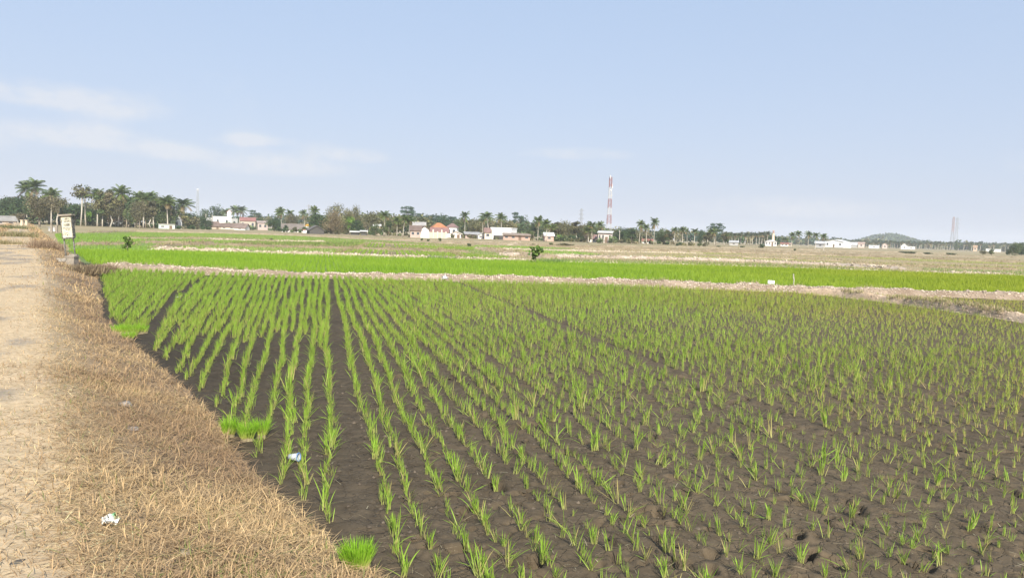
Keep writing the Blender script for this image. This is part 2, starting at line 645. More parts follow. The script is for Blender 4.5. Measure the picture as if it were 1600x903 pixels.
# ---- dry straw on the verge
def straw_patch(n, ylo, yhi, power, Lr, Wr, smax, r, path=False):
    y = ylo * (yhi / ylo) ** (r.random(n) ** power)
    if path:
        x = path_r(y) + .25 - (path_w(y) + .3) * r.random(n)
    else:
        s = r.random(n) * smax
        x = edge_x(y) - .03 - s
    z, on = verge_z(x, y)
    z = z + sstep(31, 36, y) * .14
    if path:
        k = r.random(n) > .85 * sstep(.0, .15, fbm(x * .9, y * .7, 91, 5))
        x, y, z, on = x[k], y[k], z[k], on[k]
    else:
        k = (r.random(n) > on * .72) & (x > path_r(y) - path_w(y) - 5) & (r.random(n) < .45 + 1.3 * np.clip(fbm(x * 2.2, y * 2.2, 15, 3) + .35, 0, 1))
        x, y, z, on = x[k], y[k], z[k], on[k]
    n = len(x)
    L = r.uniform(*Lr, n) * (1 - .45 * on) * (.7 + .9 * np.clip(fbm(x * .8, y * .8, 25, 3) + .5, 0, 1))
    lie = r.random(n) < (.74 if not path else .97)
    lean = np.where(lie, r.uniform(1.15, 1.56, n), r.uniform(.15, 1.0, n))
    curl = r.normal(0, .42, n)
    az_ = r.random(n) * 6.283
    if path:
        az_ = np.where(r.random(n) < .6, r.normal(.1, .35, n) + np.where(r.random(n) < .5, 0, math.pi), az_)
    tone = np.clip(fbm(x * .6, y * .6, 55, 4) * 1.6 + .5 + r.normal(0, .22, n), 0, 1)[:, None]
    pale, brown = np.array((.60, .43, .225)), np.array((.34, .225, .128))
    c = (brown + (pale - brown) * tone) * (1 + .16 * r.normal(size=(n, 1)))
    grn = (r.random(n) < .035 + .16 * sstep(.16, .34, fbm(x * .9 + 5, y * .9, 66, 3)))[:, None]
    c = np.where(grn, np.array((.20, .22, .07)) * (1 + .15 * r.normal(size=(n, 1))), c)
    if path:
        c = np.array((.65, .48, .265)) * (1 + .30 * r.normal(size=(n, 1)))
    c = np.clip(c, .03, .8)
    base = np.stack([x, y, z - .005 + np.where(lie, r.uniform(0.004, .05 if not path else .012, n), 0)], -1)
    return blades(base, L, r.uniform(*Wr, n), az_, lean, curl, np.where(lie, az_ + 1.57, r.random(n) * 6.283), c * .9, c, 2)


def join(list_):
    V, Q, T, C, n = [], [], [], [], 0
    for v, q, t, c in list_:
        V.append(v)
        Q.append(q + n)
        T.append(t + n)
        C.append(c)
        n += len(v)
    return np.concatenate(V), np.concatenate(Q), np.concatenate(T), np.concatenate(C)


r = np.random.default_rng(21)
sv = join([straw_patch(78000, 3.4, 9, .9, (.04, .16), (.0035, .008), 3.6, r), straw_patch(52000, 8, 20, .9, (.05, .15), (.006, .012), 4.5, r),
           straw_patch(30000, 18, 60, .8, (.08, .2), (.014, .026), 6, r), straw_patch(9000, 50, 240, .8, (.25, .5), (.05, .10), 7, r),
           straw_patch(75000, 3.4, 16, .9, (.03, .15), (.003, .007), 3, r, True), straw_patch(8000, 14, 60, .9, (.06, .2), (.01, .02), 3, r, True)])
V, Q, T, C = sv
tag(link('dry_grass', mesh_np('dry_grass', V, Q, T, C), MT['straw']), 'matted straw coloured dry grass along the verge and path', 'grass', kind='stuff')


def tuft_field(name, pts, n_per, Lr, Wr, spread, cols, m, r, label, cat, lean=(.05, .5), curl=.2, tipcols=None, segs=2):
    n = len(pts) * n_per
    b = np.repeat(pts, n_per, 0).astype(float)
    b[:, :2] += r.normal(0, spread, (n, 2))
    cc = pick(cols, n, r)
    ct = cc if tipcols is None else pick(tipcols, n, r)
    V, Q, T, C = blades(b, r.uniform(*Lr, n), r.uniform(*Wr, n), r.random(n) * 6.283, r.uniform(*lean, n), r.normal(0, curl, n), r.random(n) * 6.283, np.clip(cc, .02, .8), np.clip(ct, .02, .8), segs)
    return tag(link(name, mesh_np(name, V, Q, T, C), m), label, cat, kind='stuff')


# ------------------------------------------------------------------ rice seedlings of the front paddy
FOOT, TIP = (.46, .44, .16), (.265, .43, .045)


def hill_template(r, n=11, segs=4, h=.18, sick=0.0):
    base = np.zeros((n, 3))
    base[:, :2] = r.normal(0, .012, (n, 2))
    L = h * r.uniform(.55, 1.15, n)
    fan = r.random() * 3.14
    az_ = np.where(r.random(n) < .7, fan + np.where(r.random(n) < .5, 0, math.pi) + r.normal(0, .4, n), r.random(n) * 6.283)
    lean = np.abs(r.normal(.10, .14, n))
    curl = np.abs(r.normal(.10, .16, n))
    far = r.random(n) < .08
    lean = np.where(far, r.uniform(.6, 1.1, n), lean)
    cb = np.array(FOOT) * (1 + .12 * r.normal(size=(n, 1)))
    ct = np.array(TIP) * (1 + .16 * r.normal(size=(n, 1)))
    ct = np.where((r.random(n) < .1 + sick)[:, None], np.array((.42, .37, .13)), ct)
    lean = lean + sick * .9 * r.random(n)
    return blades(base, L, r.uniform(.0055, .0105, n), az_, lean, curl, az_ + 1.57 + r.normal(0, .7, n), np.clip(cb, .02, .7), np.clip(ct, .02, .7), segs)


r = np.random.default_rng(8)
near_t = [hill_template(r, int(r.integers(7, 21)), 4, .18, (0, 0, 0, .15, .45)[_ % 5]) for _ in range(20)]
mid_t = [hill_template(r, 12, 2) for _ in range(14)]
far_t = [hill_template(r, 8, 2) for _ in range(12)]
BUND_FRONT = np.array([(-60, 32.9), (-15.8, 32.3), (-9.6, 31.4), (-2.7, 32.3), (5.5, 32.8), (11.5, 32.3), (21.4, 32.2), (34, 32.6)])
BUND_SIDE = np.array([G(x, y)[:2] for x, y in ((1225, 457), (1300, 463.5), (1400, 475.5), (1500, 490), (1600, 505), (1760, 532))])

hills = []
M0 = []
x0 = -1.20
while x0 > -9.5:                               # fanning rows beside the bare strip
    M0.append((x0, .235 + .052 * max(0, (-1.05 - x0)), 'l'))
    M0.append((x0 - .0925, .235 + .052 * max(0, (-1.05 - x0 + .0925)), 'h'))
    x0 -= .185
x0 = -.77
while x0 < 36:
    M0.append((x0, .248, 'r'))
    x0 += .24
for x0, m, side in M0:
    y = 3.6 + r.random() * .2
    if side == 'h':
        y = 13.0 + r.random() * 3
        side = 'l'
    ph, ph2 = r.random() * 6.28, r.random() * 6.28
    dense = .10 if side == 'l' else min(.15, .105 + .02 * max(0, x0))
    while y < 32.6:
        x = x0 - (y - 5) * m + .03 * math.sin(y * .55 + ph) + .012 * math.sin(y * 1.7 + ph2)
        sp = dense * (1 - .22 * min(1, max(0, (y - 10) / 8)))
        y += sp * r.uniform(.6, 1.45)
        wob = .014 + .018 * min(1, max(0, x0 / 3))
        hills.append((x + r.normal(0, wob), y, x0))
hills = np.array(hills)
hx, hy, h0 = hills.T
# a second stand beyond the curved gap on the far side of the verge corner
e = edge_x(hy)
ok = (hx > e + .12) & (hy < np.interp(hx, BUND_FRONT[:, 0], BUND_FRONT[:, 1]) - .25)
side_x = np.interp(-hy, -BUND_SIDE[:, 1], BUND_SIDE[:, 0])
past = (hx > side_x - .25) & (hx < side_x + .72) & (hy < 32)
ok &= ~past
gap = np.interp(hy, [5, 13.66, 21.54, 30.79, 33], [-3.1, -6.55, -9.5, -12.2, -13.0])
gw = np.interp(hy, [5, 14, 22, 31], [.06, .15, .13, .12])
ok &= np.abs(hx - gap) > gw
ok &= ~((h0 > 4.22) & (h0 < 4.46) & (hy > 8.4))
ok &= r.random(len(hx)) > .05
ok &= np.abs(hx) < hy * .95 + 3
hx, hy, h0, side_x = hx[ok], hy[ok], h0[ok], side_x[ok]
hz_ = mud_height(hx, hy) - .008
beyond = (hx > side_x).astype(float)
lush = np.clip(.5 + 1.3 * fbm(hx * .16, hy * .16, 71, 3) + .28 * np.exp(-((hx - 1.5) / 4) ** 2) * sstep(10, 16, hy) + .25 * (hx < -1), 0, 1)
yel = np.clip(sstep(0.5, 9, hx - 1) * .6 + .9 * (fbm(hx * .22 + 9, hy * .22, 73, 3)) + .3 * beyond + .12 * sstep(18, 30, hy) * (hx > -4), 0, 1)
scale = (.74 + .42 * lush) * (1 + .22 * r.normal(size=len(hx))) * np.interp(hy, [4, 9, 20, 32], [.74, .84, 1.12, 1.27]) * (1 - .1 * beyond) * (1 - .22 * sstep(2, 13, hx) * sstep(8, 15, hy)) * (1 - .10 * (hx < -.3 - hy * .25))
scale = np.clip(scale, .45, 1.6)
rot = r.random(len(hx)) * 6.283
# how large each shows from where the photograph was taken
D = np.stack([hx, hy, hz_ + .08], 1) - EYE
dep = D @ AIM
px = 800 + FPX * (D @ RIGHT) / dep
py = 451.5 - FPX * (D @ UP) / dep
vis = (px > 0) & (px < 1600) & (py < 915) & (dep > 0)
order = np.argsort(np.where(vis, -scale / dep, 0))
near_ids = order[:300]
is_near = np.zeros(len(hx), bool)
is_near[near_ids] = True
near_me = []
for i, (v, q, t, c) in enumerate(near_t):
    me = mesh_np('rice_seedling', v, q, t, c)
    me.materials.append(MT['blade'])
    near_me.append(me)
for i in near_ids:
    o = bpy.data.objects.new('rice_seedling', near_me[int(r.integers(len(near_me)))])
    o.location = (hx[i], hy[i], hz_[i])
    o.rotation_euler = (r.normal(0, .11), r.normal(0, .11), rot[i])
    o.scale = (scale[i],) * 3
    COL.objects.link(o)
    tag(o, 'young green rice seedling in the closest rows of the muddy paddy', 'rice plant', 'rice seedlings in the closest rows')


def instance_np(temps, ids, tint=True):
    parts, n = [], 0
    which = r.integers(0, len(temps), len(ids))
    for k, (v, q, t, c) in enumerate(temps):
        I = ids[which == k]
        if len(I) == 0:
            continue
        ca, sa, s = np.cos(rot[I])[:, None], np.sin(rot[I])[:, None], scale[I][:, None]
        X = (v[:, 0] * ca - v[:, 1] * sa) * s + hx[I][:, None]
        Y = (v[:, 0] * sa + v[:, 1] * ca) * s + hy[I][:, None]
        Z = v[:, 2] * s + hz_[I][:, None]
        VV = np.stack([X, Y, Z], -1).reshape(-1, 3)
        o = (np.arange(len(I)) * len(v))[:, None, None]
        f = yel[I][:, None, None] * .8
        cc = c[None] * (1 - f) + f * (c[None] * np.array((1.5, .98, 1.5)))
        cc = cc * (1 - .2 * lush[I][:, None, None] + .1)
        parts.append((VV, (q[None] + o).reshape(-1, 4), (t[None] + o).reshape(-1, 3), np.clip(cc.reshape(-1, 3), .01, .8)))
    return join(parts)


rest = np.where(~is_near & (px > -250) & (px < 1850))[0]
mid_ids, far_ids = rest[hy[rest] < 16], rest[hy[rest] >= 16]
V, Q, T, C = join([instance_np(mid_t, mid_ids), instance_np(far_t, far_ids)])
tag(link('rice_rows', mesh_np('rice_rows', V, Q, T, C), MT['blade']), 'rows of young rice seedlings running back across the muddy paddy', 'rice plants', kind='stuff')
print('hills', len(hx), len(mid_ids), len(far_ids))

# loose bits of dead straw on the mud
n = 2600
a_ = np.radians(r.uniform(-20, 40, n))
rr = 4.2 * np.exp(r.random(n) * 1.6)
bx, by = rr * np.sin(a_), rr * np.cos(a_)
k = bx > edge_x(by) + .1
bx, by = bx[k], by[k]
n = len(bx)
c = pick([(.42, .34, .2), (.3, .24, .15), (.5, .45, .3)], n, r)
V, Q, T, C = blades(np.stack([bx, by, mud_height(bx, by) + .012], -1), r.uniform(.02, .12, n), r.uniform(.002, .005, n), r.random(n) * 6.28, r.uniform(1.3, 1.6, n), r.normal(0, .2, n), r.random(n) * 6.28, c, c, 2)
tag(link('straw_scraps', mesh_np('straw_scraps', V, Q, T, C), MT['straw']), 'scattered scraps of dead straw lying on the mud', 'straw', kind='stuff')


# crumbs of mud lying about
n = 5200
a_ = np.radians(r.uniform(-16, 40, n))
rr = 4.0 * np.exp(r.random(n) * 1.35)
bx, by = rr * np.sin(a_), rr * np.cos(a_)
k = (bx > edge_x(by) + .1) & (fbm(bx * 1.5, by * 1.5, 19, 3) > -.06)
bx, by = bx[k], by[k]
n = len(bx)
oct_ = np.array([(1, 0, 0), (0, 1, 0), (-1, 0, 0), (0, -1, 0), (0, 0, .8)], float)
sz = .006 * np.exp(r.random(n) * 1.5)
V = oct_[None] * sz[:, None, None] * r.uniform(.6, 1.3, (n, 5, 1))
V[:, :, 0] += bx[:, None]
V[:, :, 1] += by[:, None]
V[:, :, 2] += (mud_height(bx, by) + .001)[:, None]
T = (np.arange(n) * 5)[:, None, None] + np.array([(0, 1, 4), (1, 2, 4), (2, 3, 4), (3, 0, 4)])
C = np.repeat(pick([(.10, .08, .055), (.14, .11, .08), (.06, .05, .038)], n, r), 5, 0)
tag(link('mud_crumbs', mesh_np('mud_crumbs', V.reshape(-1, 3), None, T.reshape(-1, 3), C), MT['mud']), 'small crumbs of mud scattered on the paddy', 'mud', kind='stuff')


# ---- bundles of nursery seedlings waiting on the mud
def seedling_bundle(x, y, z, w, d, h, label, n, seed, yaw=0):
    r = np.random.default_rng(seed)
    e = bpy.data.objects.new('seedling_bundle', None)
    COL.objects.link(e)
    e.location, e.rotation_euler = (x, y, z), (0, 0, yaw)
    tag(e, label, 'seedling bundle', 'bundles of nursery seedlings')
    b = MB()
    N = 14
    top = [(w / 2 * math.cos(k * 6.283 / N) * r.uniform(.85, 1.05), d / 2 * math.sin(k * 6.283 / N) * r.uniform(.85, 1.05)) for k in range(N)]
    V = [(a * 1.05, c * 1.05, -.03) for a, c in top] + [(a, c, .035 + r.uniform(-.006, .006)) for a, c in top] + [(0, 0, .04)]
    F = [(k, (k + 1) % N, (k + 1) % N + N, k + N) for k in range(N)] + [(k + N, (k + 1) % N + N, 2 * N) for k in range(N)]
    b.add(V, F)
    b.build('root_mat', MT['mat'], e)
    pts = []
    while len(pts) < n:
        u, v = r.uniform(-1, 1, 2)
        if u * u + v * v < 1:
            pts.append((u * w / 2, v * d / 2, .03))
    pts = np.array(pts)
    out = np.arctan2(pts[:, 1], pts[:, 0])
    q = np.hypot(pts[:, 0] / (w / 2), pts[:, 1] / (d / 2))
    cb = np.array((.50, .52, .14)) * (1 + .1 * r.normal(size=(n, 1)))
    ct = np.array((.25, .46, .03)) * (1 + .14 * r.normal(size=(n, 1)))
    V, Q, T, C = blades(pts, h * r.uniform(.6, 1.1, n), r.uniform(.004, .007, n), out + r.normal(0, .5, n), .12 + .3 * q * r.random(n), r.normal(.1, .12, n), r.random(n) * 6.28, cb, np.clip(ct, .02, .7), 3)
    link('shoots', mesh_np('shoots', V, Q, T, C), MT['blade'], e)
    return e


MT['mat'] = surf('root_mat_soil', (.16, .12, .08), (.30, .25, .14), 30, c3=(.4, .36, .2), scale3=60)
for (ux, uy, w, d, h, lab, n, yaw) in (
        (358, 680, .11, .10, .20, 'small bright green seedling bundle standing nearest the grass of the trio', 240, 0),
        (386, 686, .13, .11, .19, 'bright seedling bundle in the middle of the trio beside the verge', 260, .4),
        (409, 681, .09, .09, .20, 'narrow seedling bundle farthest from the grass in the trio', 170, .9),
        (203, 519, .62, .36, .17, 'wide flat lime green mat of seedlings at the verge foot', 620, .2),
        (200, 529, .20, .18, .14, 'small seedling clump just in front of the wide lime mat', 200, 0),
        (558, 886, .16, .14, .17, 'large yellow green seedling bundle at the lower tip of the dry grass', 520, .3)):
    g = G(ux, uy, .02)
    seedling_bundle(g[0], g[1], .0, w, d, h, lab, n, int(ux), yaw)


# ------------------------------------------------------------------ bunds
def resample(P, step):
    P = np.asarray(P, float)
    d = np.r_[0, np.cumsum(np.hypot(*np.diff(P, axis=0).T))]
    t = np.arange(0, d[-1], step)
    return np.stack([np.interp(t, d, P[:, 0]), np.interp(t, d, P[:, 1])], 1)


def ridge(name, P, width, h, z0, step, nseg, col_a, col_b, seed, rough=1.0, back=None):
    """an earth bank along P; P is its near foot, the bank lies beyond it"""
    P = resample(P, step)
    tn = np.gradient(P, axis=0)
    tn /= np.linalg.norm(tn, axis=1)[:, None] + 1e-9
    nr = np.stack([-tn[:, 1], tn[:, 0]], 1)
    nr *= np.where(nr[:, 1] < 0, -1, 1)[:, None]
    t = np.linspace(0, 1, nseg)
    prof = sstep(0, .42, t) * sstep(1, .72, t)
    along = np.r_[0, np.cumsum(np.hypot(*np.diff(P, axis=0).T))]
    prof = prof[None] * (sstep(-.02, .9, along) * sstep(-.02, .9, along[-1] - along))[:, None]
    wv = width * (1 + .35 * fbm(P[:, 0] * .5, P[:, 1] * .5, seed, 3))
    X = P[:, 0, None] + nr[:, 0, None] * t * wv[:, None]
    Y = P[:, 1, None] + nr[:, 1, None] * t * wv[:, None]
    Z = z0 + (h * (1 + .7 * fbm(P[:, 0] * .6, P[:, 1] * .6, seed + 1, 3)))[:, None] * prof
    sc = 1 / max(step, .05)
    Z = Z + prof * rough * (fbm(X * .35 * sc, Y * .35 * sc, seed + 2, 3) * h * .55) - .05 * (1 - prof)
    if back is not None:
        Z = np.where(t > .6, np.maximum(Z, back - .02), Z)
    f = np.clip(fbm(X * 1.2, Y * 1.2, seed + 3, 4) * 2 + .5, 0, 1)[..., None]
    C = np.array(col_a) + (np.array(col_b) - np.array(col_a)) * f
    idx = np.arange(Z.size).reshape(Z.shape)
    o = link(name, mesh_np(name, np.stack([X, Y, Z], -1), quad_of(idx)[:, ::-1], C=C, smooth=False), MT['earth'])
    return tag(o, kind='structure'), (X, Y, Z)


def clod_template(r):
    n = 8
    V = []
    for k in range(n):
        a = k * 6.283 / n
        q = r.uniform(.7, 1.1)
        V.append((q * math.cos(a), q * math.sin(a), -.3))
    for k in range(n):
        a = k * 6.283 / n
        q = r.uniform(.55, .95)
        V.append((q * math.cos(a), q * math.sin(a), r.uniform(.35, .6)))
    V.append((r.uniform(-.2, .2), r.uniform(-.2, .2), r.uniform(.5, .75)))
    T = []
    for k in range(n):
        k2 = (k + 1) % n
        T += [(k, k2, k2 + n), (k, k2 + n, k + n), (k + n, k2 + n, 2 * n)]
    return np.array(V), np.array(T)


def clods(parent, XYZ, n, size, tlo, thi, cols, r, name='mud_clods', keep=None):
    X, Y, Z = XYZ
    temps = [clod_template(r) for _ in range(8)]
    i = r.integers(0, X.shape[0], n)
    j = (r.uniform(tlo, thi, n) * (X.shape[1] - 1)).astype(int)
    x, y, z = X[i, j], Y[i, j], Z[i, j]
    k = r.random(n) < np.clip(.55 + 1.8 * fbm(x * .35, y * .35, 90, 3), .1, 1)
    if keep is not None:
        k &= keep(x, y)
    x, y, z = x[k], y[k], z[k]
    VV, TT, CC, o = [], [], [], 0
    cs = pick(cols, len(x), r, .12)
    for a in range(len(x)):
        v, t = temps[a % 8]
        s = size * r.uniform(.5, 1.3)
        th = r.random() * 6.28
        w = v * np.array((s, s * r.uniform(.6, 1), s * r.uniform(.5, .9)))
        tilt = r.normal(0, .35)
        w = np.stack([w[:, 0], w[:, 1] * math.cos(tilt) - w[:, 2] * math.sin(tilt), w[:, 1] * math.sin(tilt) + w[:, 2] * math.cos(tilt)], 1)
        VV.append(np.stack([w[:, 0] * math.cos(th) - w[:, 1] * math.sin(th) + x[a], w[:, 0] * math.sin(th) + w[:, 1] * math.cos(th) + y[a], w[:, 2] + z[a]], 1))
        TT.append(t + o)
        CC.append(np.repeat(cs[a][None], len(v), 0))
        o += len(v)
    m = link(name, mesh_np(name, np.concatenate(VV), None, np.concatenate(TT), np.clip(np.concatenate(CC), .02, .8)), MT['earth'], parent)
    m['kind'] = 'stuff'
    return m


PINK = [(.42, .34, .255), (.50, .42, .325), (.33, .255, .19), (.56, .475, .37)]
r = np.random.default_rng(31)
main_bund, XYZ = ridge('field_bund', [(-18.2, 32.0), (-15.6, 31.9)] + [tuple(p) for p in BUND_FRONT[2:]], 1.2, .29, -.02, .09, 17, (.24, .18, .13), (.36, .28, .21), 40, back=.12)
clods(main_bund, XYZ, 13500, .05, .05, .74, PINK, r)
side_bund, XYZ2 = ridge('field_bund', BUND_SIDE, .66, .26, -.02, .08, 15, (.40, .29, .19), (.54, .41, .29), 50)
clods(side_bund, XYZ2, 3600, .03, .06, .85, [(.54, .42, .30), (.60, .48, .36), (.44, .33, .23)], r)
# dry grass along the tops of the two banks
for nm, (X, Y, Z), lab, q in (('bank_grass', XYZ, 'thin dry grass fringe on the pale clod bank', .75), ('bank_grass', XYZ2, 'low dry grass on the brown bank at the paddy corner', .5)):
    i = r.integers(0, X.shape[0], 900)
    j = (np.clip(r.normal(q, .12, 900), .1, .97) * (X.shape[1] - 1)).astype(int)
    p = np.stack([X[i, j], Y[i, j], Z[i, j]], 1)
    p = p[fbm(p[:, 0] * .5, p[:, 1] * .5, 14, 3) > .0]
    tuft_field(nm, p, 7, (.05, .2), (.01, .02), .05, [(.50, .41, .26), (.38, .30, .18), (.24, .27, .09)], MT['straw'], r, lab, 'grass')

# ------------------------------------------------------------------ bright field beyond the bund
FZ = .13
back_px = [(60, 389), (118, 391.5), (330, 395), (600, 403), (850, 410), (1100, 416), (1350, 424), (1600, 432.5), (1800, 438)]
back = [tuple(G(x, y, FZ)[:2]) for x, y in back_px]
front = [(x, y + 1.15) for x, y in BUND_FRONT[::-1] if x > -25] + [(-22.0, 34.0)]
BRIGHT = back + [(44, 33.8)] + front
BR = np.array(BRIGHT)


def sheet(name, poly, z, m):
    V = [(x, y, z) for x, y in poly]
    me = bpy.data.meshes.new(name)
    me.from_pydata(V, [], [tuple(range(len(V)))])
    o = link(name, me, m)
    return tag(o, kind='structure')


MT['green_soil'] = surf('paddy_soil_green', (.12, .16, .05), (.16, .22, .06), .6, c3=(.10, .09, .06), scale3=5)
sheet('bright_paddy', BRIGHT, FZ - .01, MT['green_soil'])
xs_, ys_ = np.meshgrid(np.arange(-52, 52, .215), np.arange(33, 64, .185))
gx_ = xs_ - (ys_ - 33) * .245
p = np.stack([gx_.ravel(), ys_.ravel()], 1)
p += r.normal(0, .03, p.shape)
p = p[inside(BRIGHT, p[:, 0], p[:, 1])]
p = p[p[:, 0] > edge_x(p[:, 1]) + .3]
dd = np.c_[p, np.full(len(p), FZ)] - EYE
ppx = 800 + FPX * (dd @ RIGHT) / (dd @ AIM)
p = p[(ppx > -150) & (ppx < 1780)]
print('bright hills', len(p))
n_per = 5
n = len(p) * n_per
b = np.repeat(np.c_[p, np.full(len(p), FZ - .01)], n_per, 0)
b[:, :2] += r.normal(0, .03, (n, 2))
tone = np.clip(1.7 * fbm(b[:, 0] * .16, b[:, 1] * .35, 4, 5) + .5 + r.normal(0, .28, n), 0, 1)[:, None]
rightward = sstep(0, 30, b[:, 0])[:, None]
ct = np.array((.21, .36, .026)) * (1 - tone) + np.array((.29, .43, .04)) * tone
ct = ct * (1 - rightward) + rightward * ct * np.array((1.25, .95, 1.0))
hvar = .75 + .5 * np.clip(fbm(b[:, 0] * .4, b[:, 1] * .4, 27, 4) + .5, 0, 1)
V, Q, T, C = blades(b, hvar * r.uniform(.12, .30, n), r.uniform(.015, .024, n), r.random(n) * 6.28, np.abs(r.normal(.2, .2, n)), r.normal(.1, .15, n), r.random(n) * 6.28, ct * .9, ct, 2)
tag(link('bright_rice', mesh_np('bright_rice', V, Q, T, C), MT['blade']), 'dense vivid green rice filling the long field behind the clod bank', 'rice plants', kind='stuff')

# ------------------------------------------------------------------ far patchwork
VIV, MID, OLV, YEL, MUDG = (.21, .33, .05), (.24, .33, .075), (.22, .26, .07), (.31, .31, .09), (.13, .12, .07)
PATCHES = [
    ([(86, 365), (205, 363), (480, 370), (640, 378.5), (742, 385), (790, 399), (800, 406), (600, 401), (330, 393), (112, 389.5)], (.21, .28, .07), 1),
    ([(86, 366), (225, 367.5), (225, 379), (150, 381), (92, 381)], VIV, 1), ([(106, 384), (225, 384.5), (330, 388.5), (330, 393), (112, 389.5)], VIV, 1),
    ([(207, 363.5), (340, 365), (480, 370), (480, 372.5), (330, 371), (205, 369.5)], MID, 1), ([(207, 374), (318, 376), (400, 378), (312, 380), (207, 377.5)], VIV, 1),
    ([(345, 379), (420, 377.6), (560, 378.6), (740, 386.5), (738, 391), (640, 387.5), (520, 384.5), (400, 381.5), (345, 380)], MID, 1),
    ([(270, 386.2), (340, 385), (400, 387.6), (520, 390.6), (640, 394), (735, 398), (800, 403), (800, 406.3), (600, 400.8), (400, 395), (280, 392)], MID, 1),
    ([(395, 373.2), (480, 374.5), (560, 377.5), (480, 377.3), (395, 375.2)], VIV, 1),
    ([(740, 383.6), (835, 385.6), (905, 389), (835, 388.8), (740, 386.6)], VIV, 1), ([(768, 390.2), (850, 391.6), (900, 393.2), (945, 398.2), (850, 398), (800, 396.5)], VIV, 1),
    ([(835, 403.5), (960, 406), (1060, 408.6), (1200, 412), (1320, 417.5), (1430, 424), (1300, 421.5), (1100, 415), (960, 411), (835, 407.5)], OLV, 1),
    ([(905, 391), (1000, 392.6), (1100, 394.5), (1185, 397.3), (1060, 397)], YEL, 0), ([(1010, 399), (1110, 400.2), (1240, 405), (1330, 410.5), (1160, 405.6), (1010, 402)], YEL, 0),
    ([(1250, 399), (1430, 404), (1600, 411), (1800, 417), (1800, 420), (1600, 414), (1430, 407.5)], YEL, 0), ([(1440, 418.5), (1600, 424), (1800, 431), (1800, 437), (1600, 431.5), (1450, 425.5)], OLV, 0),
    ([(-60, 354.5), (12, 355), (10, 361), (-60, 362)], VIV, 1), ([(1330, 409.5), (1600, 417), (1600, 421), (1440, 416.5)], YEL, 0),
]
MT['far_mud'] = surf('far_paddy_mud', (.15, .125, .07), (.19, .16, .085), .8)
strip = [tuple(G(x, y, FZ)[:2]) for x, y in ((606.5, 380.5), (609.5, 380.5), (616, 400.3), (607.5, 400.3))]
STRIPED = [[tuple(G(x, y, FZ)[:2]) for x, y in poly] for poly in ([(560, 381), (640, 382.5), (742, 387.3), (738, 391), (640, 387.6), (562, 384.8)], [(540, 391.5), (640, 393.8), (735, 398), (792, 403.2), (795, 405.5), (600, 400.3), (505, 397.4)])]
allv = []
for k, (poly, col, dens_) in enumerate(PATCHES):
    P = [tuple(G(x, y, FZ)[:2]) for x, y in poly]
    a = tuple(c * .8 for c in col)
    key = ('field', col)
    if key not in _pm:
        _pm[key] = surf('field_cover', col, a, .12, c3=tuple(c * .6 + .06 for c in col), scale3=1.4)
    sheet('paddy_field', P, .108 + .0045 * (k % 5), _pm[key])
    P = np.array(P)
    lo, hi = P.min(0), P.max(0)
    area = np.prod(hi - lo)
    n = int(min(area * (4 if dens_ else 1.2), 60000))
    q = r.random((n, 2)) * (hi - lo) + lo
    q = q[inside([tuple(t) for t in P], q[:, 0], q[:, 1])]
    for sp_ in STRIPED:
        q = q[~inside(sp_, q[:, 0], q[:, 1])]
    if dens_ == 2:
        u = q[:, 0] + q[:, 1] * .166
        rowu = np.round(u / .42) * .42
        q[:, 0] = np.where(q[:, 0] > -16, rowu - q[:, 1] * .166 + r.normal(0, .05, len(q)), q[:, 0])
    q = np.repeat(q, 2, 0) + r.normal(0, .08, (len(q) * 2, 2))
    m_ = len(q)
    cc = np.array(col) * (1.12 + .16 * r.normal(size=(m_, 1)))
    allv.append(blades(np.c_[q, np.full(m_, .11)], r.uniform(.10, .26, m_), r.uniform(.03, .06, m_), r.random(m_) * 6.28, np.abs(r.normal(.2, .2, m_)), r.normal(0, .1, m_), r.random(m_) * 6.28, np.clip(cc * .95, .02, .6), np.clip(cc, .02, .6), 2))
for P in STRIPED:
    sheet('paddy_field', P, .134, MT['far_mud'])
    Pn = np.array(P)
    lo, hi = Pn.min(0), Pn.max(0)
    us = np.arange(lo[0] - 5 + lo[1] * .166, hi[0] + 5 + hi[1] * .166, .46)
    vs = np.arange(lo[1], hi[1], .13)
    U_, V_ = np.meshgrid(us, vs)
    q = np.stack([(U_ - V_ * .166).ravel() + r.normal(0, .035, U_.size), V_.ravel()], 1)
    q = q[inside(P, q[:, 0], q[:, 1])]
    q = q[np.abs(q[:, 0] - np.interp(q[:, 1], [strip[2][1], strip[0][1]], [(strip[2][0] + strip[3][0]) / 2, (strip[0][0] + strip[1][0]) / 2])) > .32]
    q = np.repeat(q, 3, 0) + r.normal(0, .03, (len(q) * 3, 2))
    m_ = len(q)
    cc = np.array((.25, .36, .06)) * (1.05 + .16 * r.normal(size=(m_, 1)))
    allv.append(blades(np.c_[q, np.full(m_, .13)], r.uniform(.12, .24, m_), r.uniform(.03, .05, m_), r.random(m_) * 6.28, np.abs(r.normal(.12, .12, m_)), r.normal(0, .1, m_), r.random(m_) * 6.28, np.clip(cc * .95, .02, .6), np.clip(cc, .02, .6), 2))
V, Q, T, C = join(allv)
print('patch blades tris', len(Q) * 2 + len(T))
tag(link('far_rice', mesh_np('far_rice', V, Q, T, C), MT['blade']), 'short rice on the patchwork of distant fields', 'rice plants', kind='stuff')


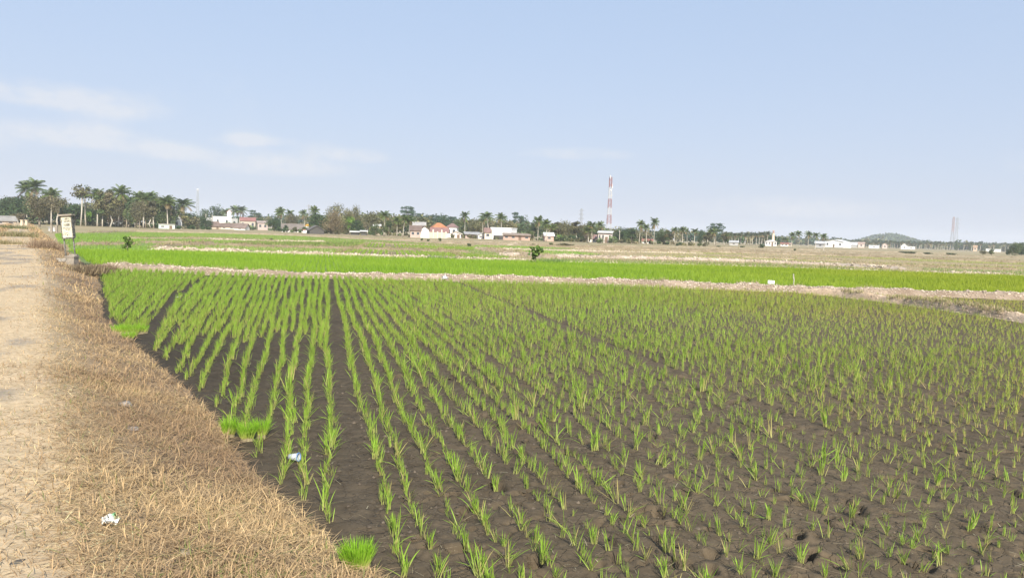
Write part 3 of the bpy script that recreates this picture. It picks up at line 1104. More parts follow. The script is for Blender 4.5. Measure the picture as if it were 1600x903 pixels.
TAN1, TAN2 = (.30, .225, .145), (.42, .33, .23)
BRN1, BRN2 = (.20, .155, .10), (.31, .24, .16)
PAL1, PAL2 = (.40, .32, .22), (.50, .41, .29)
PK1, PK2 = (.34, .27, .21), (.50, .42, .34)
BUNDS = [
    ([(225, 387.5), (270, 384.6), (340, 383.6), (400, 386), (520, 388.6), (640, 392), (740, 395.5)], 1.3, .3, BRN1, BRN2),
    ([(120, 384), (225, 383)], 1.2, .34, BRN1, BRN2), ([(205, 373.8), (330, 373.6), (430, 378)], 1.6, .25, TAN1, TAN2),
    ([(318, 374.4), (400, 376.6), (520, 378.8)], 1.4, .2, PAL1, PAL2), ([(207, 379), (300, 382.3), (345, 381.5)], 1.4, .3, BRN1, BRN2),
    ([(225, 389.8), (330, 393.2), (600, 402.4), (850, 409.6)], 1.3, .24, PAL1, PAL2), ([(850, 410.6), (1100, 416), (1350, 424), (1600, 432.5), (1750, 437)], .9, .15, PAL1, PAL2),
    ([(738, 390), (775, 396), (838, 404)], 3.2, .36, TAN1, TAN2), ([(738, 388.6), (850, 391.2), (1000, 394.6), (1110, 397)], 1.4, .2, PAL1, PAL2),
    ([(770, 398), (840, 401), (960, 403.2), (1060, 405.4), (1180, 409), (1300, 414), (1420, 421.5)], 1.2, .3, PK1, PK2),
    ([(560, 380), (740, 388)], 1.3, .25, TAN1, TAN2), ([(640, 379), (900, 384), (1000, 387)], 1.6, .2, BRN1, TAN2),
    ([(830, 384), (1000, 388.2), (1300, 397), (1600, 408.5)], 1.6, .26, BRN1, BRN2), ([(880, 388), (1100, 393.8), (1350, 401.2), (1600, 411.5)], 1.2, .26, BRN1, TAN2),
    ([(1100, 390), (1350, 395.5), (1600, 403)], 1.8, .24, BRN1, TAN2), ([(950, 384.5), (1200, 389), (1500, 397)], 2, .26, TAN1, TAN2),
    ([(205, 361.5), (420, 366.5), (640, 376)], 1.6, .25, TAN1, TAN2), ([(130, 362.8), (210, 362.6)], 1.3, .25, BRN1, BRN2),
    ([(600, 373.5), (740, 378), (900, 381.5)], 2, .2, TAN1, TAN2), ([(1320, 411.5), (1450, 416.5), (1600, 421.3)], 1.0, .2, BRN1, BRN2),
    ([(1430, 425.6), (1520, 427), (1600, 430)], .8, .14, PAL1, PAL2), ([(1150, 402.2), (1330, 408.6)], 1.0, .2, BRN1, TAN2),
    ([(800, 383.4), (814, 377.5)], 1.2, .2, PAL1, PAL2), ([(520, 396), (545, 390.4), (568, 382)], .9, .14, BRN1, BRN2), ([(680, 389), (700, 396), (714, 402)], .9, .12, BRN1, BRN2),
]
for k, (line, wd, h, ca, cb) in enumerate(BUNDS):
    P = [tuple(G(x, y, FZ)[:2]) for x, y in line]
    dmid = np.mean([q[1] for q in P])
    wd, h = wd * (.8 if wd < 3 else .9), h * .85
    o, xyz = ridge('field_bund', P, wd, h, .09, max(.18, dmid * .004), 9, ca, cb, 100 + k)
    if ca in (PK1, PAL1):
        clods(o, xyz, int(250 + 5 * np.hypot(*(np.array(P[-1]) - P[0])) * 4), .13, .1, .85, PINK, r)
    X, Y, Z = xyz
    nn = min(1400, X.shape[0] * 4)
    i = r.integers(0, X.shape[0], nn)
    j = r.integers(1, X.shape[1] - 1, nn)
    allp = np.stack([X[i, j], Y[i, j], Z[i, j]], 1)
    gc = [(.36, .28, .17), (.26, .2, .12), (.44, .36, .22), (.2, .22, .08)] if ca not in (PK1, PAL1) else [(.5, .41, .28), (.42, .34, .22), (.24, .26, .09)]
    tuft_field('bank_grass', allp[: nn // (1 if ca not in (PK1, PAL1) else 3)], 4, (.08, .3), (.02, .05), .07, gc, MT['straw'], r, 'dry grass on a low bank between distant fields', 'grass')

# stubble over the tan plain: sparse, lets the soil show
n = 26000
q = np.stack([r.uniform(300, 1750, n), 0 * r.random(n)], 1)
hy_ = np.array([365 + (x - 300) * .031 for x in q[:, 0]])
yy_ = hy_ + 3 + r.random(n) ** 1.4 * 28
P = np.array([G(x, y, FZ) for x, y in zip(q[:, 0], yy_)])
k = (P[:, 1] > 62) & (P[:, 1] < 420)
P = P[k]
P[:, 2] = .1
dd = P[:, 1]
n = len(P)
cc = pick([(.36, .28, .17), (.30, .24, .14), (.42, .34, .22), (.24, .24, .10)], n, r)
V, Q, T, C = blades(P, r.uniform(.1, .24, n), r.uniform(.03, .05, n) * np.clip(dd / 80, 1, 3), r.random(n) * 6.28, np.abs(r.normal(.3, .3, n)), r.normal(0, .1, n), r.normal(0, .5, n), cc, cc, 2)
tag(link('stubble', mesh_np('stubble', V, Q, T, C), MT['straw']), 'cut dry stubble over the tan plain before the village', 'stubble', kind='stuff')

# ------------------------------------------------------------------ trees: each kind is built once, then copied
def leaf_quads(P, size, r, cols, up=.35, out=None, jit=.18, aspect=1.7):
    """one small leaf-shaped quad (or leaf spray) at each point"""
    n = len(P)
    nrm = r.normal(size=(n, 3))
    if out is not None:
        nrm = nrm * .8 + out
    nrm[:, 2] += up
    nrm /= np.linalg.norm(nrm, axis=1)[:, None] + 1e-9
    a = np.cross(nrm, r.normal(size=(n, 3)))
    a /= np.linalg.norm(a, axis=1)[:, None] + 1e-9
    b = np.cross(nrm, a)
    s = (size * r.uniform(.6, 1.35, n))[:, None]
    V = np.stack([P - a * s * aspect * .5, P + b * s * .5, P + a * s * aspect * .5, P - b * s * .5], 1)
    c = np.clip(pick(cols, n, r, jit), .008, .6)
    return V.reshape(-1, 3), np.arange(4 * n).reshape(-1, 4), np.zeros((0, 3), int), np.repeat(c, 4, 0)


def blob_points(c, rad, n, r, shell=.55):
    d = r.normal(size=(n, 3))
    d /= np.linalg.norm(d, axis=1)[:, None]
    q = (shell + (1 - shell) * r.random(n)) * np.where(r.random(n) < .12, 1.18, 1)
    return np.array(c) + d * np.array(rad) * q[:, None], d


KIND = {}


def palm_kind(seed, h=8.2, L=2.9, n_fr=24, lean=.5, droop=1.0, cols=((.10, .14, .045), (.14, .18, .05), (.075, .11, .04))):
    r = np.random.default_rng(seed)
    a0 = r.random() * 6.28
    t = np.linspace(0, 1, 7)
    cx, cy = lean * np.cos(a0) * t ** 1.6, lean * np.sin(a0) * t ** 1.6
    tb = MB()
    tb.tube([(cx[i], cy[i], h * t[i]) for i in range(7)], [.24, .17, .15, .14, .13, .125, .13], 6)
    top = np.array((cx[-1], cy[-1], h))
    parts = []
    for k in range(n_fr):
        az_ = k * 2.399 + r.normal(0, .2)
        e0 = math.radians(86 - 128 * (k / n_fr) ** 1.05 + r.normal(0, 9))
        LL = L * r.uniform(.85, 1.12)
        m = 15
        p, e, pts = top.copy(), e0, []
        for i in range(m):
            pts.append(p.copy())
            p = p + LL / m * np.array((math.cos(az_) * math.cos(e), math.sin(az_) * math.cos(e), math.sin(e)))
            e -= droop * (1.25 / m) * (.5 + i / m)
        pts = np.array(pts)
        col = np.array(cols)[r.integers(len(cols))] * r.uniform(.85, 1.2)
        if k > n_fr - 4:
            col = np.array((.24, .18, .09))
        side = np.array((-math.sin(az_), math.cos(az_), 0))
        V, Q = [], []
        for i in range(2, m):
            ax = pts[i] - pts[i - 1]
            ax /= np.linalg.norm(ax)
            ll = LL * .33 * math.sin(math.pi * (i + .6) / (m + 1.0)) ** .6
            for sg in (-1, 1):
                d = side * sg * .75 + ax * .45 + np.array((0, 0, -.42 - .2 * r.random()))
                d /= np.linalg.norm(d)
                w = ax * LL * .034
                o = len(V)
                V += [pts[i] - w, pts[i] + w, pts[i] + d * ll + w * .3, pts[i] + d * ll - w * .3]
                Q.append((o, o + 1, o + 2, o + 3))
        for i in range(m - 1):
            o = len(V)
            w = side * .035 * (1 - i / m)
            V += [pts[i] - w, pts[i] + w, pts[i + 1] + w, pts[i + 1] - w]
            Q.append((o, o + 1, o + 2, o + 3))
        parts.append((np.array(V), np.array(Q), np.zeros((0, 3), int), np.repeat((col * 1.0)[None], len(V), 0) * r.uniform(.9, 1.1, (len(V), 1))))
    V, Q, T, C = join(parts)
    tm, cm = tb.mesh('trunk', True), mesh_np('crown', V, Q, None, C)
    tm.materials.append(MT['pale_bark'])
    cm.materials.append(MT['leaf'])
    return dict(parts=[('trunk', tm), ('crown', cm)], h=h + L * .80, w=L * 1.75)


def tree_kind(seed, h, w, cols, n=2200, leaf=.30, clumps=16, base=.28, flat=1.0, shell=.5, trunk_r=.22, bark='bark', limbs=True, jit=.2, crad=.26, drop=0.0, profile='round'):
    r = np.random.default_rng(seed)
    zc0, zc1 = h * base, h
    cs = []
    for k in range(clumps):
        if profile == 'flat':                     # spreading layered tiers
            lv = r.integers(0, 3)
            z = h * (.66 + .135 * lv) + r.normal(0, h * .01)
            rr_ = w * .5 * math.sqrt(r.random()) * (1.0 - .16 * lv)
            a = r.random() * 6.28
            cs.append((rr_ * math.cos(a), rr_ * math.sin(a), z))
        elif profile == 'spire':
            q = r.random()
            rr_ = w * .5 * (1 - q) ** .7 * math.sqrt(r.random())
            a = r.random() * 6.28
            cs.append((rr_ * math.cos(a), rr_ * math.sin(a), zc0 + q * (zc1 - zc0) * .92))
        else:
            d = r.normal(size=3)
            d /= np.linalg.norm(d)
            q = .42 + .4 * r.random()
            cs.append((d[0] * w * .5 * q, d[1] * w * .5 * q, zc0 + (zc1 - zc0) * (.5 + .5 * d[2] * q * 1.12)))
    parts = []
    for c in cs:
        k = crad * w * r.uniform(.7, 1.2)
        rad = (k, k, k * (.85 if profile != 'flat' else .22) * flat)
        m = int(n / clumps * r.uniform(.7, 1.3))
        P, d = blob_points(c, rad, m, r, shell)
        P[:, 2] -= drop * r.random(m) ** 2 * np.hypot(P[:, 0], P[:, 1]) * .5
        P[:, 2] = np.maximum(P[:, 2], .05 * h)
        col = np.array(cols)[r.integers(len(cols))] * r.uniform(.8, 1.25)
        parts.append(leaf_quads(P, leaf * 1.22, r, [col, col * .8, col * 1.25], .4, d * .9, jit))
    V, Q, T, C = join(parts)
    tb = MB()
    fork = np.array((r.normal(0, .02) * h, r.normal(0, .02) * h, h * max(base, .12) * 1.05))
    tb.tube([(0, 0, -.1), fork * .5 + np.array((.03 * h * r.normal(), 0, 0)), fork], [trunk_r * 1.25, trunk_r, trunk_r * .8], 7)
    if limbs:
        for c in cs[:12]:
            c = np.array(c)
            midp = fork + (c - fork) * .5 + np.array((0, 0, .05 * h)) * (1 if profile != 'flat' else -.6)
            tb.tube([fork * .98, midp, c], [trunk_r * .55, trunk_r * .32, trunk_r * .10], 5)
    tm, cm = tb.mesh('trunk', True), mesh_np('crown', V, Q, None, C)
    tm.materials.append(MT[bark])
    cm.materials.append(MT['leaf'])
    return dict(parts=[('trunk', tm), ('crown', cm)], h=h, w=w * 1.12)


def banana_kind(seed):
    r = np.random.default_rng(seed)
    tb, parts = MB(), []
    for s in range(3):
        bx_, by_ = r.normal(0, .5, 2)
        hh = r.uniform(1.3, 2.0)
        tb.tube([(bx_, by_, -.05), (bx_, by_, hh)], [.13, .08], 6)
        for k in range(8):
            a, e, LL = r.random() * 6.28, r.uniform(.5, 1.4), r.uniform(1.1, 1.8)
            p, V, Q = np.array((bx_, by_, hh)), [], []
            side = np.array((-math.sin(a), math.cos(a), 0))
            for i in range(7):
                w = .24 * math.sin(math.pi * (i + .4) / 6.6)
                V += [p - side * w + np.array((0, 0, -.4 * w)), p, p + side * w + np.array((0, 0, -.4 * w))]
                p = p + LL / 6 * np.array((math.cos(a) * math.cos(e), math.sin(a) * math.cos(e), math.sin(e)))
                e -= .32
            for i in range(6):
                o = 3 * i
                Q += [(o, o + 1, o + 4, o + 3), (o + 1, o + 2, o + 5, o + 4)]
            c = np.array((.20, .32, .08)) * r.uniform(.7, 1.25)
            parts.append((np.array(V), np.array(Q), np.zeros((0, 3), int), np.repeat(c[None], len(V), 0)))
    V, Q, T, C = join(parts)
    tm, cm = tb.mesh('trunk', True), mesh_np('leaves', V, Q, None, C)
    tm.materials.append(MT['pale_bark'])
    cm.materials.append(MT['leaf'])
    return dict(parts=[('trunk', tm), ('leaves', cm)], h=3.0, w=3.0)


DKG = ((.058, .098, .038), (.046, .078, .032), (.075, .115, .044))
MIDG = ((.09, .13, .05), (.075, .11, .045), (.12, .15, .06))
OLIV = ((.17, .165, .075), (.14, .14, .065), (.21, .19, .09))
BRNG = ((.15, .14, .08), (.12, .115, .062), (.18, .155, .09))
LIME = ((.18, .30, .05), (.14, .25, .045))
BLUG = ((.060, .105, .065), (.05, .085, .055), (.075, .12, .07))
for k in range(6):
    KIND['palm%d' % k] = palm_kind(200 + k, 8.2 + .4 * (k % 3), 2.8 + .3 * (k % 2), 21 + k, .25 + .35 * (k % 4), .85 + .12 * (k % 3))
for k in range(3):
    KIND['slim%d' % k] = palm_kind(220 + k, 8.2, 2.3, 18 + k, .5, .9, ((.085, .105, .055), (.11, .125, .065)))
KIND['leanpalm'] = palm_kind(230, 8.2, 2.6, 20, 2.6, 1.0)
KIND['dark0'] = tree_kind(300, 8, 8, DKG, 3000, .26, 18, .06)
KIND['dark1'] = tree_kind(301, 8, 7, DKG, 2600, .26, 14, .06)
KIND['dark2'] = tree_kind(302, 8, 10, DKG, 3200, .28, 22, .05)
KIND['mid0'] = tree_kind(310, 8, 8, MIDG, 2600, .26, 16, .08)
KIND['mid1'] = tree_kind(311, 8, 6.5, MIDG, 2000, .25, 13, .1)
KIND['oliv0'] = tree_kind(320, 8, 8, OLIV, 2600, .24, 18, .07)
KIND['oliv1'] = tree_kind(321, 8, 6, OLIV, 1900, .24, 12, .22)
KIND['dry0'] = tree_kind(330, 8, 7, BRNG, 2600, .20, 18, .25, shell=.25, crad=.3)
KIND['dry1'] = tree_kind(331, 8, 6, BRNG, 1700, .20, 14, .35, shell=.2, crad=.28, bark='pale_bark')
KIND['bamboo'] = tree_kind(340, 9, 10, OLIV, 5200, .20, 34, .05, shell=.35, crad=.2, drop=.35, limbs=True, trunk_r=.15)
KIND['bamboobrown'] = tree_kind(341, 8, 10, ((.21, .165, .09), (.17, .14, .075), (.24, .19, .11)), 4200, .20, 30, .03, shell=.35, crad=.2, drop=.4, trunk_r=.15)
KIND['teak0'] = tree_kind(350, 10, 3.6, BRNG + OLIV, 520, .24, 9, .72, shell=.15, crad=.30, trunk_r=.15, bark='pale_bark')
KIND['teak1'] = tree_kind(351, 10, 4.2, BRNG + MIDG, 640, .24, 10, .66, shell=.15, crad=.28, trunk_r=.16, bark='pale_bark')
KIND['slender0'] = tree_kind(355, 10, 5, OLIV + MIDG, 2500, .25, 16, .3, shell=.3, trunk_r=.15, bark='pale_bark')
KIND['slender1'] = tree_kind(356, 10, 4.4, OLIV + BRNG, 2200, .25, 14, .34, shell=.3, trunk_r=.15, bark='pale_bark')
KIND['flat0'] = tree_kind(360, 10, 9, BLUG, 1500, .26, 20, .5, profile='flat', crad=.2, flat=1.5, trunk_r=.2)
KIND['flat1'] = tree_kind(361, 10, 11, BLUG, 1700, .28, 22, .5, profile='flat', crad=.19, flat=1.5, trunk_r=.2)
KIND['lime'] = tree_kind(370, 5, 3.6, LIME, 1300, .24, 12, .15, trunk_r=.1)
KIND['shrub0'] = tree_kind(380, 2, 2.6, DKG + MIDG, 700, .16, 9, .03, trunk_r=.05)
KIND['shrub1'] = tree_kind(381, 2, 3.2, MIDG + LIME, 800, .16, 10, .03, trunk_r=.05)
KIND['scrub'] = tree_kind(382, 2, 3.4, OLIV + BRNG, 800, .15, 11, .03, trunk_r=.05, shell=.3)
KIND['banana'] = banana_kind(390)
KIND['banana1'] = banana_kind(391)

FIRST = {}
r = np.random.default_rng(77)
GND = .10


def plant(kind, name, label, cat, x, ytop, ybase=None, wpx=None, depth=None, group=None, top_is_full=True):
    """stand one tree so that it reaches from its foot to the height it has in the view; x in picture columns, depth in metres"""
    K = KIND[kind]
    if depth is None:
        g = G(x, ybase, GND)
        depth = g[1]
    foot = at_depth(x, 0, depth)
    # walk down the column to the ground
    d = ray_at(x, 380)
    lo = 300.0
    yb = 344 + (x - 150) * .0323 + 2400 / depth
    for _ in range(6):
        p = at_depth(x, yb, depth)
        yb += (p[2] - GND) * FPX / depth
    p = at_depth(x, yb, depth)
    ht = at_depth(x, ytop, depth)[2] - GND
    sz = ht / K['h']
    sx = sz * r.uniform(.92, 1.08) if wpx is None else wpx * depth / FPX / K['w']
    e = bpy.data.objects.new(name, None)
    COL.objects.link(e)
    e.empty_display_size = .3
    e.location = (p[0], p[1], GND)
    e.rotation_euler = (0, 0, r.random() * 6.283)
    e.scale = (sx, sx, sz)
    tag(e, label, cat, group)
    for nm, me in K['parts']:
        o = bpy.data.objects.new(nm, me)
        o.parent = e
        COL.objects.link(o)
    return e


GP, GB = 'coconut palms around the village', 'broadleaf trees around the village'


def palm(x, yt, yb=None, lab='', k=None, w=None, d=None):
    k = k or 'palm%d' % r.integers(6)
    return plant(k, 'coconut_palm', lab, 'palm tree', x, yt, yb, w, d, GP)


def tree(kind, x, yt, yb=None, w=None, lab='', d=None, name='broadleaf_tree', cat='tree', g=GB):
    return plant(kind, name, lab, cat, x, yt, yb, w, d, g)


# --- wood at the end of the path
tree('dark0', 12, 312, None, 40, 'dark rounded tree above the house at the far end of the path', 262)
tree('dark1', 33, 306, None, 44, 'dense dark tree over the mouth of the path', 246)
palm(42, 281, None, 'tallest palm rising out of the dark trees by the path', 'palm1', None, 262)
palm(62, 279, None, 'full crowned palm above the grey leafed tree beside the path', 'palm2', 34, 255)
palm(80, 293, None, 'palm leaning over the brown thin leafed trees east of the path', 'palm4', 30, 250)
tree('dry0', 62, 305, 354.5, 46, 'grey brown half bare tree standing just east of the path mouth')
tree('dry1', 90, 300, 354, 36, 'tall brown thin leafed tree behind the sign board')
tree('dark1', 112, 312, None, 44, 'dark green tree between the brown trees and the two pale trunks', 262)
tree('dry1', 28, 330, 352, 22, 'small bare brown tree before the house by the path')
tree('teak0', 126, 291, 353.4, 27, 'first tall thin tree with a bare white trunk')
tree('teak1', 134, 289, 353.4, 30, 'second tall thin tree with a bare white trunk')
tree('lime', 138, 329, 353, 13, 'small bright green tree at the foot of the white trunks')
palm(152, 293, 354, 'first thick palm east of the white trunked trees', 'palm0', 30)
tree('slender0', 160, 300, 354.5, 34, 'olive slender tree beside the thick palm east of the white trunks')
tree('dark1', 146, 322, None, 38, 'low dark tree filling the gap behind the white trunks', 275)
tree('slender1', 172, 297, 355, 32, 'pale trunked olive tree in the middle of the tall palm row')
palm(185, 288, None, 'highest palm of the tall row east of the white trunks', 'palm5', 34, 258)
tree('slender0', 192, 304, 355, 30, 'bushy olive tree under the highest palm of the row')
tree('mid1', 203, 308, 356, 30, 'mid green tree with pale stem near the laundry wall')
palm(211, 298, None, 'palm just east of the highest palm', 'palm3', 30, 262)
palm(224, 299, None, 'palm with pale fronds above the brownish trees', 'palm0', 30, 258)
tree('dry0', 218, 312, 357, 32, 'brownish thin tree with forked trunk above the low mint wall')
palm(240, 299, None, 'round headed palm over the mint green low wall', 'palm2', 28, 262)
tree('slender1', 236, 314, 357.5, 28, 'slender brown stemmed tree east of the forked one')
tree('mid0', 252, 318, None, 30, 'mid green tree hiding the white gable', 265)
palm(262, 305, None, 'palm with one upright spear frond east of the tall row', 'palm4', 30, 262)
for kd, x, yt, w, lab in (('mid1', 158, 308, 26, 'green tree filling under the first thick palm'), ('oliv0', 169, 306, 30, 'olive crown between the first and the highest palm'), ('dry0', 181, 309, 28, 'brownish crown under the highest palm, west side'),
                          ('oliv1', 198, 305, 28, 'olive crown just east of the highest palm'), ('mid1', 214, 306, 28, 'green crown between two palms of the tall row'), ('dry0', 228, 307, 30, 'brown crown beneath the pale fronded palm'),
                          ('oliv0', 246, 309, 30, 'olive crown beneath the round headed palm'), ('mid0', 264, 312, 28, 'green crown beneath the palm with the spear frond'), ('dark1', 48, 303, 46, 'dark crown between the tallest palm and the grey brown tree'),
                          ('dry0', 76, 303, 34, 'brown crown under the palm leaning over the brown trees'), ('dark2', 100, 318, 36, 'low dark crown behind the notice board'), ('dark0', 22, 316, 40, 'dark crown beside the mouth of the path')):
    tree(kd, x, yt - 5, None, w + 3, lab, 262 + r.uniform(-4, 8))
palm(288, 309, 357.5, 'lone palm with long pale trunk at the east end of the tall row', 'palm1', 36)
tree('dark2', 296, 331, 357, 46, 'dark rounded bush tree beside the lone pale trunked palm')
tree('dark1', 318, 336, 357.5, 30, 'dark hedge like tree under the slim grey mast')
tree('dark2', 335, 320, None, 42, 'dark domed mango tree behind the white box house', 440)
palm(352, 325, None, 'short palm just east of the domed mango', 'palm0', 18, 420)
palm(363, 320, None, 'first of two palms over the red gable tip', 'palm3', 20, 416)
palm(373, 322, None, 'second of two palms over the red gable tip', 'palm2', 24, 412)
tree('flat0', 398, 328, None, 22, 'small flat topped tree on the skyline east of the white box house', 420)
tree('mid0', 402, 334, None, 26, 'grey green tree under the small flat topped tree', 440)
tree('shrub1', 358, 347, 357.5, 26, 'leafy green shrub spilling over the brown tiled roof')
tree('shrub1', 392, 352, 359.5, 22, 'green shrub in front of the brown and red roof')
tree('banana', 373, 350, 359, 18, 'banana clump between the two brown roofs', name='banana_plant', cat='banana plant', g='banana plants by the houses')
tree('dark1', 429, 338, 361.3, 27, 'dark low tree with level branches west of the long brown roof')
palm(434, 325, None, 'left palm of a close pair on the skyline over the long brown roof', 'palm1', 15, 330)
palm(440, 323, None, 'right palm of a close pair on the skyline over the long brown roof', 'palm5', 17, 325)
palm(453, 327, None, 'palm behind the long brown roof', 'palm2', 16, 310)
tree('dry0', 454, 334, None, 26, 'brown thin tree right behind the long brown roof', 300)
palm(476, 327, 361, 'thin palm with bent grey trunk by the orange shrine', 'palm3', 15)
palm(491, 321, None, 'palm on the west side of the great bamboo', 'palm4', 18, 290)
tree('dark1', 497, 328, 365, 32, 'dark green tree between the shed and the great bamboo')
tree('bamboo', 529, 317, 366, 54, 'great olive bamboo clump, tallest mass of the village edge', name='bamboo_clump', cat='bamboo', g='bamboo clumps')
tree('bamboobrown', 520, 329, 366.5, 40, 'brown drooping bamboo clump in front of the great olive one', name='bamboo_clump', cat='bamboo', g='bamboo clumps')
tree('bamboo', 553, 320, 366, 34, 'feathery bamboo clump leaning east of the great one', name='bamboo_clump', cat='bamboo', g='bamboo clumps')
tree('lime', 546, 336, 366.5, 15, 'bright lime green tree before the feathery bamboo')
tree('dark1', 560, 340, 367, 26, 'very dark tree over the white awning')
tree('oliv0', 582, 330, None, 46, 'broad olive tree behind the white trunked palm', 275)
tree('dry1', 574, 344, 368, 18, 'dry leaning tree with drooping brown leaves east of the dark tree')
palm(600, 328, 369.3, 'palm with a straight white trunk in front of the olive trees', 'palm0', 24)
tree('oliv1', 620, 334, None, 34, 'olive tree between the white trunked palm and the palm trio', 275)
palm(620, 338, 370.5, 'first palm of a trio west of the white gable house', 'palm5', 19)
palm(629.5, 336, 370.6, 'middle palm of a trio west of the white gable house', 'palm2', 19)
palm(639, 337, 370.8, 'last palm of a trio, touching the white gable house', 'palm4', 20)
tree('flat1', 635, 322, None, 27, 'flat topped dark tree on the skyline above the palm trio', 330)
tree('mid1', 606, 345, 369.8, 20, 'low green tree behind the white trunked palm')
tree('mid0', 588, 350, 369.2, 20, 'round bush tree left of the white trunked palm')
# --- behind the orange roofed house
for i, (x, yt, w) in enumerate(((650, 333, 26), (664, 335, 26), (679, 336, 28), (693, 334, 26), (706, 338, 22))):
    tree('flat1' if i % 2 == 0 else 'dark2', x, yt, None, w, ('blue green tree directly above the white gable', 'blue green tree between the gable and the orange roof', 'blue green tree behind the west end of the orange roof',
         'blue green tree behind the ridge of the orange roof', 'blue green tree past the east end of the orange roof')[i], 360)
tree('mid0', 716, 342, None, 28, 'soft green tree beside the lone palm east of the orange roof', 300)
palm(726, 329, 371.5, 'tall lone palm with white trunk east of the orange roof', 'palm1', 18)
tree('oliv0', 745, 341, None, 34, 'olive tree between the lone palm and the lettered white building', 300)
palm(764, 331, 373, 'large palm over the west corner of the lettered white building', 'palm2', 26)
palm(754, 337, None, 'smaller palm just west of the large one by the lettered building', 'palm0', 15, 290)
palm(783, 332, None, 'palm behind the middle of the lettered white building', 'palm4', 20, 270)
tree('oliv1', 790, 341, None, 36, 'olive trees mass right behind the lettered white building', 290)
tree('flat0', 808, 331, None, 22, 'flat topped tree peeping over the dark mango', 330)
tree('dark2', 816, 337, 372.5, 32, 'very dark domed mango tree behind the brick shed')
tree('banana', 806, 360, 373.5, 14, 'first banana clump behind the brick shed', name='banana_plant', cat='banana plant', g='banana plants by the houses')
tree('banana1', 817, 361, 373.8, 14, 'second banana clump behind the brick shed', name='banana_plant', cat='banana plant', g='banana plants by the houses')
tree('mid1', 832, 351, 376.2, 22, 'green leafy tree closing the east end of the brick shed')
palm(840, 336, 376.5, 'palm beside the dark domed mango', 'palm3', 20)
palm(854, 342, None, 'dark palm over the pink brick house', 'palm5', 20, 225)
palm(851, 350, 377.2, 'short palm with a leaning white trunk by the pink brick house', 'leanpalm', 22)
for i, (x, yt, w) in enumerate(((868, 347, 24), (883, 344, 28), (899, 346, 26), (915, 349, 26))):
    tree('oliv0' if i % 2 else 'slender1', x, yt, None, w, ('grey olive tree right after the pink brick house', 'highest grey olive tree west of the lattice pylon', 'grey olive tree at the foot of the lattice pylon', 'grey olive tree between pylon and red white tower')[i], 262)
tree('dark1', 907, 360, 377.5, 18, 'round dark bush tree below the pylon')
tree('shrub1', 876, 366, 377.5, 26, 'green scrub along the field edge below the grey olive trees')
tree('shrub0', 893, 368, 377.8, 20, 'dark scrub along the field edge below the pylon')
palm(925, 345, None, 'first palm west of the red white tower', 'palm1', 18, 250)
palm(940, 345, None, 'palm crown touching the red white tower', 'palm3', 15, 268)
palm(919, 355, None, 'low wide palm west of the tower house', 'palm0', 24, 228)
tree('shrub1', 938, 371, 379.9, 13, 'green shrub hiding the west corner of the tower house', name='shrub', cat='shrub', g='small shrubs on the plain')
tree('shrub1', 955, 369, 379.9, 12, 'green shrub at the east corner of the tower house', name='shrub', cat='shrub', g='small shrubs on the plain')
tree('mid0', 930, 352, None, 26, 'grey green tree behind the tower house', 275)
tree('dark2', 972, 354, 379.8, 34, 'broad dark tree east of the red white tower')
tree('banana', 958, 367, 379.5, 15, 'banana clump at the east wall of the tower house', name='banana_plant', cat='banana plant', g='banana plants by the houses')
tree('dark1', 985, 352, None, 22, 'dark tree with a bare top east of the broad dark tree', 262)
tree('mid1', 985, 366, 380.8, 26, 'low bushes under the dark bare topped tree')
palm(998.5, 343, 381.3, 'first palm of three before the low red roofed house', 'palm5', 16)
palm(1010, 350, 381.6, 'shortest palm of three before the low red roofed house', 'palm2', 15)
palm(1021.5, 339, 381.9, 'tallest palm of three, with a long white trunk', 'palm1', 16)
tree('mid0', 1035, 357, None, 26, 'grey green tree just east of the three palms', 270)
tree('slender0', 1043, 360, None, 18, 'thin grey tree before the pale crowned palm', 265)
palm(1053.5, 354, 382.8, 'pale crowned palm on the field edge', 'palm0', 15)
palm(1066, 353.5, None, 'dark crowned palm next to the pale one', 'palm4', 17, 262)
palm(1073, 357, None, 'thin palm between two dark crowned ones', 'slim0', 10, 268)
palm(1084.5, 356.5, 383.4, 'dark crowned palm west of the round dark tree', 'palm2', 16)
tree('dark1', 1096, 355.5, None, 16, 'round dark tree seen over the palms', 330)
tree('flat1', 1118, 348.5, None, 30, 'wide flat topped tree, highest on the plain edge', 300)
palm(1116.5, 356, 384.6, 'dark palm standing before the wide flat topped tree', 'palm3', 18)
tree('slender1', 1106, 362, None, 20, 'grey thin tree west of the wide flat topped tree', 285)
tree('slender0', 1132, 364, None, 20, 'grey thin tree east of the wide flat topped tree', 300)
# --- groves of small palms on the far side of the plain
for i, x in enumerate(np.arange(1130, 1203, 4.6)):
    palm(x + r.normal(0, .8), 363 + r.uniform(-1.8, 2.6), None, 'small palm in the even grove west of the minaret', 'slim%d' % (i % 3), 9 + r.random() * 3, 390 + r.uniform(-40, 40)).update() if False else \
        plant('slim%d' % (i % 3), 'coconut_palm', 'small palm in the even grove west of the minaret', 'palm tree', x + r.normal(0, .8), 363 + r.uniform(-1.8, 2.6), None, 9 + r.random() * 3, 390 + r.uniform(-40, 40), 'palms of the grove west of the minaret')
for x, yt, lab, k in ((1226, 371, 'low young palm closest to the minaret', 'palm0'), (1236, 362.5, 'tall palm west in the row before the white warehouse', 'palm5'), (1249, 360.5, 'pale palm in the row before the white warehouse', 'palm2'),
                      (1262, 360.6, 'dark wide palm, fullest of the row before the white warehouse', 'palm4'), (1274, 362.5, 'feathery palm in the row before the white warehouse', 'palm1'), (1287.5, 364.5, 'palm beside the west wall of the white warehouse', 'palm3')):
    palm(x, yt, None, lab, k, 14.5, 300 + r.uniform(-12, 12))
